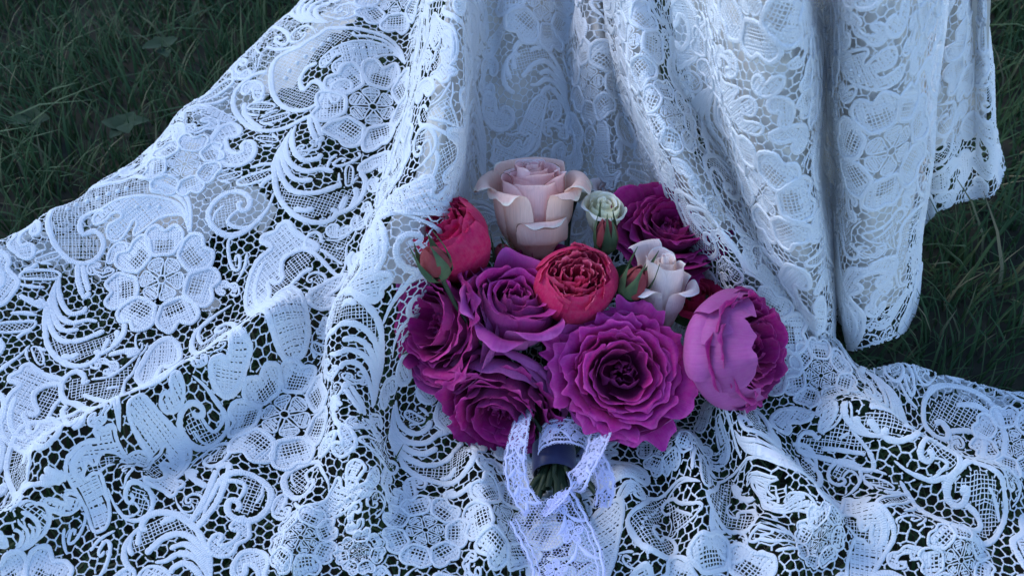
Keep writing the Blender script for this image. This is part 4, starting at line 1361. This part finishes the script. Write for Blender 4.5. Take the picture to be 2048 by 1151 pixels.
# green leaves
def leaf(px, py, depth, dirc, L, W, label, spin=0.0):
    root = rose_root('rose_leaf', px, py, depth, dirc, label, None, spin)
    root['category'] = 'leaf'
    n = 16
    t = np.linspace(0, 1, n)
    w = np.sin(np.pi * t ** .85) * W * (1 + .06 * np.sin(t * 70)) + 1e-4
    q = np.linspace(-1, 1, 7)
    V = np.stack([q[None] * w[:, None], 0.22 * np.abs(q)[None] * w[:, None] - .25 * L * (t ** 2)[:, None] + 0 * q[None], np.repeat((t * L)[:, None], 7, 1)], -1)
    mb = MB(); mb.add(V.reshape(-1, 3), grid_faces(n, 7), np.stack(np.broadcast_arrays(q[None], t[:, None]), -1).reshape(-1, 2)); mb.build('blade', M_LEAF, root)
    mb = MB(); tube(mb, np.stack([np.zeros(n), -.25 * L * t ** 2 + .0004, t * L], -1), np.linspace(.0009, .0003, n), 5); mb.build('midrib', M_SEPAL, root)
leaf(866, 700, .738, (-.9, .1, .3), .022, .010, 'small green rose leaf poking out at the left of bouquet', 1.2)
leaf(1345, 640, .762, (.6, .5, .5), .03, .011, 'dark green rose leaf between pale blush rose and right magenta rose', .6)
leaf(1080, 690, .75, (.2, .3, .9), .03, .012, 'dark green rose leaf wedged under the coral rosette', .2)

for px_, py_, dp_, dc_, sp_, lb_ in (
    (985, 560, .775, (-.3, .6, .7), .5, 'dark green rose leaf between crimson globe rose and swirled magenta rose'),
    (1235, 590, .765, (.3, .5, .8), 1.1, 'dark green rose leaf behind the tilted rosebud'),
    (1075, 790, .745, (.1, -.4, .9), 2.0, 'dark green rose leaf under the magenta roses above the ribbon')):
    leaf(px_, py_, dp_, dc_, .034, .014, lb_, sp_)
# ------------------------------------------------------------------ bindings
def ribbon_panel(path, width, twist, n=120, m=26, wave=0.0):
    """path: 3D points; twist: side vectors at the points"""
    C = catmull(len(path), n) @ np.asarray(path, float)
    S = catmull(len(twist), n) @ np.asarray(twist, float)
    T = np.gradient(C, axis=0); T /= np.linalg.norm(T, axis=1, keepdims=True)
    S = S - T * (S * T).sum(1, keepdims=True)
    S /= np.linalg.norm(S, axis=1, keepdims=True)
    Nn = np.cross(T, S)
    q = np.linspace(-.5, .5, m)
    L = np.concatenate([[0], np.cumsum(np.linalg.norm(np.diff(C, axis=0), axis=1))])
    P = C[:, None] + S[:, None] * (q * width)[None, :, None]
    P = P + Nn[:, None] * (wave * np.sin(L[:, None] * 120 + q[None] * 3) * (.4 + np.abs(q)[None]))[..., None]
    U_ = np.stack(np.broadcast_arrays(L[:, None], (q * width)[None]), -1).copy()
    return Panel(P, U_, res=0.0005)

def ribbon_lace(pan, parent, name, seed):
    g = np.random.default_rng(seed)
    lo = pan.U.reshape(-1, 2).min(0); hi = pan.U.reshape(-1, 2).max(0)
    W = hi[1] - lo[1]; Ln = hi[0] - lo[0]
    L = Lace(pan)
    x = np.linspace(0.0008, Ln - 0.0008, max(20, int(Ln / .0016)))
    for sgn in (-1, 1):
        y = sgn * (W / 2 - 0.0012 - 0.0008 * np.abs(np.sin(x * math.pi / .009)))
        L.cord(np.stack([x, y], -1), .0016, fat=.3)
        L.cord(np.stack([x, y - sgn * .0032], -1), .0009, fat=.3)
    k = 0
    cx = .006
    while cx < Ln - .004:
        c = np.array([cx, g.uniform(-.1, .1) * W])
        R = min(.0070, W * g.uniform(.26, .34))
        c[1] = g.uniform(-.5, .5) * max(.1 * W, W - .022)
        for i in range(5):
            a = i * 1.2566 + g.uniform(0, .5)
            d = np.array([math.cos(a), math.sin(a)]); e = np.array([-d[1], d[0]])
            t = np.linspace(0, 2 * np.pi, 11, endpoint=False)
            pl = c + d * R * .62 + np.cos(t)[:, None] * d * R * .40 + np.sin(t)[:, None] * e * R * .30
            L.cord(pl, .0011, True, fat=.3)
            L.weave(pl, None, .0011, .0009, a, seg=.0016, jitter=.08)
        for sg in (-1, 1):       # leaf sprays between flowers
            q = np.array([[0, 0], [.3, .15 * sg], [.62, .42 * sg], [.85, .9 * sg]]) * R * 1.7 + c + [R * .9, 0]
            L.cord(q, (.0008, .0028, .0008), fat=.25)
        cx += R * 2.6
        k += 1
    o = L.build(name, parent, M_RIB)
    nn = net(pan, parent, edge=.00115, w=.00032, name='fine_net', mat=M_RIB, jit=.06, sub=1)
    if nn and o:
        nn.parent = o

rib = empty('lace_ribbon', BIND)
tag(rib, 'pale blue white lace ribbon tied round the bouquet stems, its tails hanging forward', 'ribbon')
rinv = Matrix.Translation(-Vector(BIND))
ax = np.array(Vector(FOOT - BIND).normalized())
sx = RGT - ax * (RGT @ ax); sx /= np.linalg.norm(sx)
sy = np.cross(ax, sx)
if sy @ FWD > 0: sy = -sy
def ring_pts(c, rad, a0, a1, n):
    return [c + rad * (sx * math.sin(a) + sy * math.cos(a)) for a in np.linspace(a0, a1, n)]
bc = at_d(1128, 888, 0.708)
pan = ribbon_panel(ring_pts(bc, .0155, -3.0, 3.0, 15), .020, [ax] * 15, wave=.0006)
ribbon_lace(pan, rib, 'wrap', 1)
# left loop drops from the knot, falls and comes back to the tail
pts = [(1066,790,.040),(1046,838,.050),(1036,882,.056),(1030,930,.058),(1040,980,.054),(1070,1022,.050)]
pan = ribbon_panel([at_z(*p) for p in pts], .0145, [(.8,.3,.5),(.8,.3,.5),(.9,.3,.2),(.95,.2,.1),(.98,.1,.2),(.8,.5,.2)], wave=.0008)
ribbon_lace(pan, rib, 'loop', 2)
pts = [(1215,812,.040),(1202,864,.052),(1186,912,.058),(1158,955,.060),(1118,995,.055),(1082,1028,.050)]
pan = ribbon_panel([at_z(*p) for p in pts], .0165, [(.85,.3,.3),(.85,.3,.3),(.85,.5,.2),(.8,.6,.2),(.7,.7,.2),(.6,.75,.1)], wave=.0012)
ribbon_lace(pan, rib, 'loop', 3)
pts = [(1078,1005,.052),(1108,1060,.047),(1132,1115,.044),(1140,1180,.042),(1142,1260,.040)]
pan = ribbon_panel([at_z(*p) for p in pts], .044, [(.9,.3,.1),(1,.05,.1),(1,-.05,.1),(1,.05,0),(1,0,0)], m=40, wave=.0014)
ribbon_lace(pan, rib, 'tail', 4)
pts = [(1190,905,.056),(1212,960,.050),(1205,1015,.046)]
pan = ribbon_panel([at_z(*p) for p in pts], .013, [(.7,.1,.6),(.8,.1,.5),(.8,.2,.5)], n=60, wave=.001)
ribbon_lace(pan, rib, 'tail', 5)
for o in rib.children:
    o.matrix_parent_inverse = rinv
nb = MB()
c2 = at_d(1108, 922, 0.710)
A = np.array(ring_pts(np.zeros(3), 1.0, -math.pi, math.pi, 40))
prof = [(-.012, .0135), (-.011, .0142), (-.004, .0143), (.003, .0142), (.009, .0141), (.010, .0133)]
V = np.stack([c2 + ax * z + A * rr for z, rr in prof])
nb.add(V.reshape(-1, 3), grid_faces(len(prof), 40), np.stack(np.meshgrid(np.arange(len(prof)) * .003, np.arange(40) * .002, indexing='ij'), -1).reshape(-1, 2))
nv = nb.build('satin_band', M_NAVY)
tag(nv, 'dark navy satin band wound round the bouquet stems below the lace', 'ribbon')

# ------------------------------------------------------------------ lawn
mb = MB()
g_ = 40.0
mb.add([(-g_, -g_, 0), (g_, -g_, 0), (g_, g_, 0), (-g_, g_, 0)], [[0, 1, 2, 3]])
lawn = mb.build('lawn', M_SOIL)
tag(lawn, 'dark lawn soil under the grass', 'lawn', kind='structure')

# how high the cloth lies over each square centimetre
H = np.full((400, 300), 9.0)
for pan in (MAIN, SKIRT, BACK):
    q = pan.P.reshape(-1, 3)
    i = np.clip(((q[:, 0] + 2.0) * 100).astype(int), 0, 399); j = np.clip(((q[:, 1] + 1.0) * 100).astype(int), 0, 299)
    np.minimum.at(H, (i, j), q[:, 2])
E = H.copy()
for ax_, sh in ((0, 1), (0, -1), (1, 1), (1, -1)):
    E = np.minimum(E, np.roll(H, sh, ax_))
H = E

def blades(n, x0, x1, y0, y1, hmin, hmax, wmin, wmax, seed, lie=0.5):
    g = np.random.default_rng(seed)
    x = g.uniform(x0, x1, n); y = g.uniform(y0, y1, n)
    cl = Noise(12, .18, seed + 5)(x, y)
    k = g.random(n) < 0.75 + 0.25 * cl
    x, y, cl = x[k], y[k], cl[k]
    n = len(x)
    h = g.uniform(hmin, hmax, n) * (1 + .25 * cl)
    w = g.uniform(wmin, wmax, n)
    az = g.uniform(0, 2 * np.pi, n) * .6 + 1.2 * Noise(8, .12, seed + 9)(x, y)
    lean = g.uniform(.15, 1.0, n) * lie * 1.6
    i = np.clip(((x + 2.0) * 100).astype(int), 0, 399); j = np.clip(((y + 1.0) * 100).astype(int), 0, 299)
    top = H[i, j] - .003
    cz = np.minimum(1.0, np.maximum(top, .004) / (h * .85))
    up = (g.random(n) < .012) & (top < .03) & (h < .03)      # a few blades push up through the lace
    cz[up] = 1.0
    d = np.stack([np.cos(az), np.sin(az)], -1)
    e = np.stack([-d[:, 1], d[:, 0]], -1)
    t = np.array([0, .3, .65, 1.0])
    V = np.empty((n, 4, 2, 3))
    for a, tt in enumerate(t):
        out = h * lean * tt ** 1.7
        z = h * np.sqrt(np.clip(1 - (lean * .55 * tt) ** 2, .1, 1)) * (tt - .18 * lean * tt * tt) * cz
        ww = w * (1 - tt ** 2.2 * .92) / 2
        for b, sg in enumerate((-1, 1)):
            V[:, a, b, :2] = np.stack([x, y], -1) + d * out[:, None] + e * (sg * ww)[:, None]
            V[:, a, b, 2] = np.maximum(z + 0.0, .0005) - (0.001 if a == 0 else 0)
    f = np.array([[0, 1, 3, 2], [2, 3, 5, 4], [4, 5, 7, 6]])
    F = (np.arange(n) * 8)[:, None, None] + f[None]
    c = g.beta(1.6, 2.4, n)
    dry = g.random(n) < .05
    c[dry] = g.uniform(.9, 1, dry.sum())
    Uv = np.broadcast_to(c[:, None, None], (n, 4, 2))
    Uv = np.stack([Uv, np.broadcast_to(t[None, :, None], (n, 4, 2))], -1)
    return V.reshape(-1, 3), F.reshape(-1, 4), Uv.reshape(-1, 2)
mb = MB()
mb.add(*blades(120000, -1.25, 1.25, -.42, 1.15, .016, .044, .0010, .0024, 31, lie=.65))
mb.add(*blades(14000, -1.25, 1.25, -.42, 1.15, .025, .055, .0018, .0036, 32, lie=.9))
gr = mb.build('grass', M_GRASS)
tag(gr, 'dark green mown grass of the lawn around and under the dress', 'grass', kind='stuff')

# broad leaved weeds in the lawn
def weed(px, py, n, L, W, seed, label):
    g = np.random.default_rng(seed)
    root = empty('broadleaf_weed', at_z(px, py, 0.012))
    tag(root, label, 'weed', 'broad leaved weeds in the lawn')
    for i in range(n):
        a = 2 * math.pi * i / n + g.normal(0, .3)
        l_, w_ = L * g.uniform(.7, 1.1), W * g.uniform(.8, 1.1)
        t = np.linspace(0, 1, 10); q = np.linspace(-1, 1, 5)
        w = (np.sin(np.pi * t ** .7) * w_ + .0008)
        r = t * l_; z = .006 + .35 * r - 11.0 * r * r + g.uniform(0, .006)
        X = np.stack([r[:, None] * math.cos(a) - q[None] * w[:, None] * math.sin(a), r[:, None] * math.sin(a) + q[None] * w[:, None] * math.cos(a),
                      z[:, None] + .18 * np.abs(q)[None] * w[:, None]], -1)
        mb = MB(); mb.add(X.reshape(-1, 3), grid_faces(10, 5)); mb.build('leaf', M_WEED, root)
weed(255, 270, 6, .020, .007, 1, 'broad leaved weed in the grass left of the dress, nearest the lace edge')
weed(70, 255, 5, .019, .007, 2, 'broad leaved weed in the grass close to the left border of the picture')
weed(330, 110, 5, .019, .006, 3, 'broad leaved weed in the upper left grass, farthest from the camera')
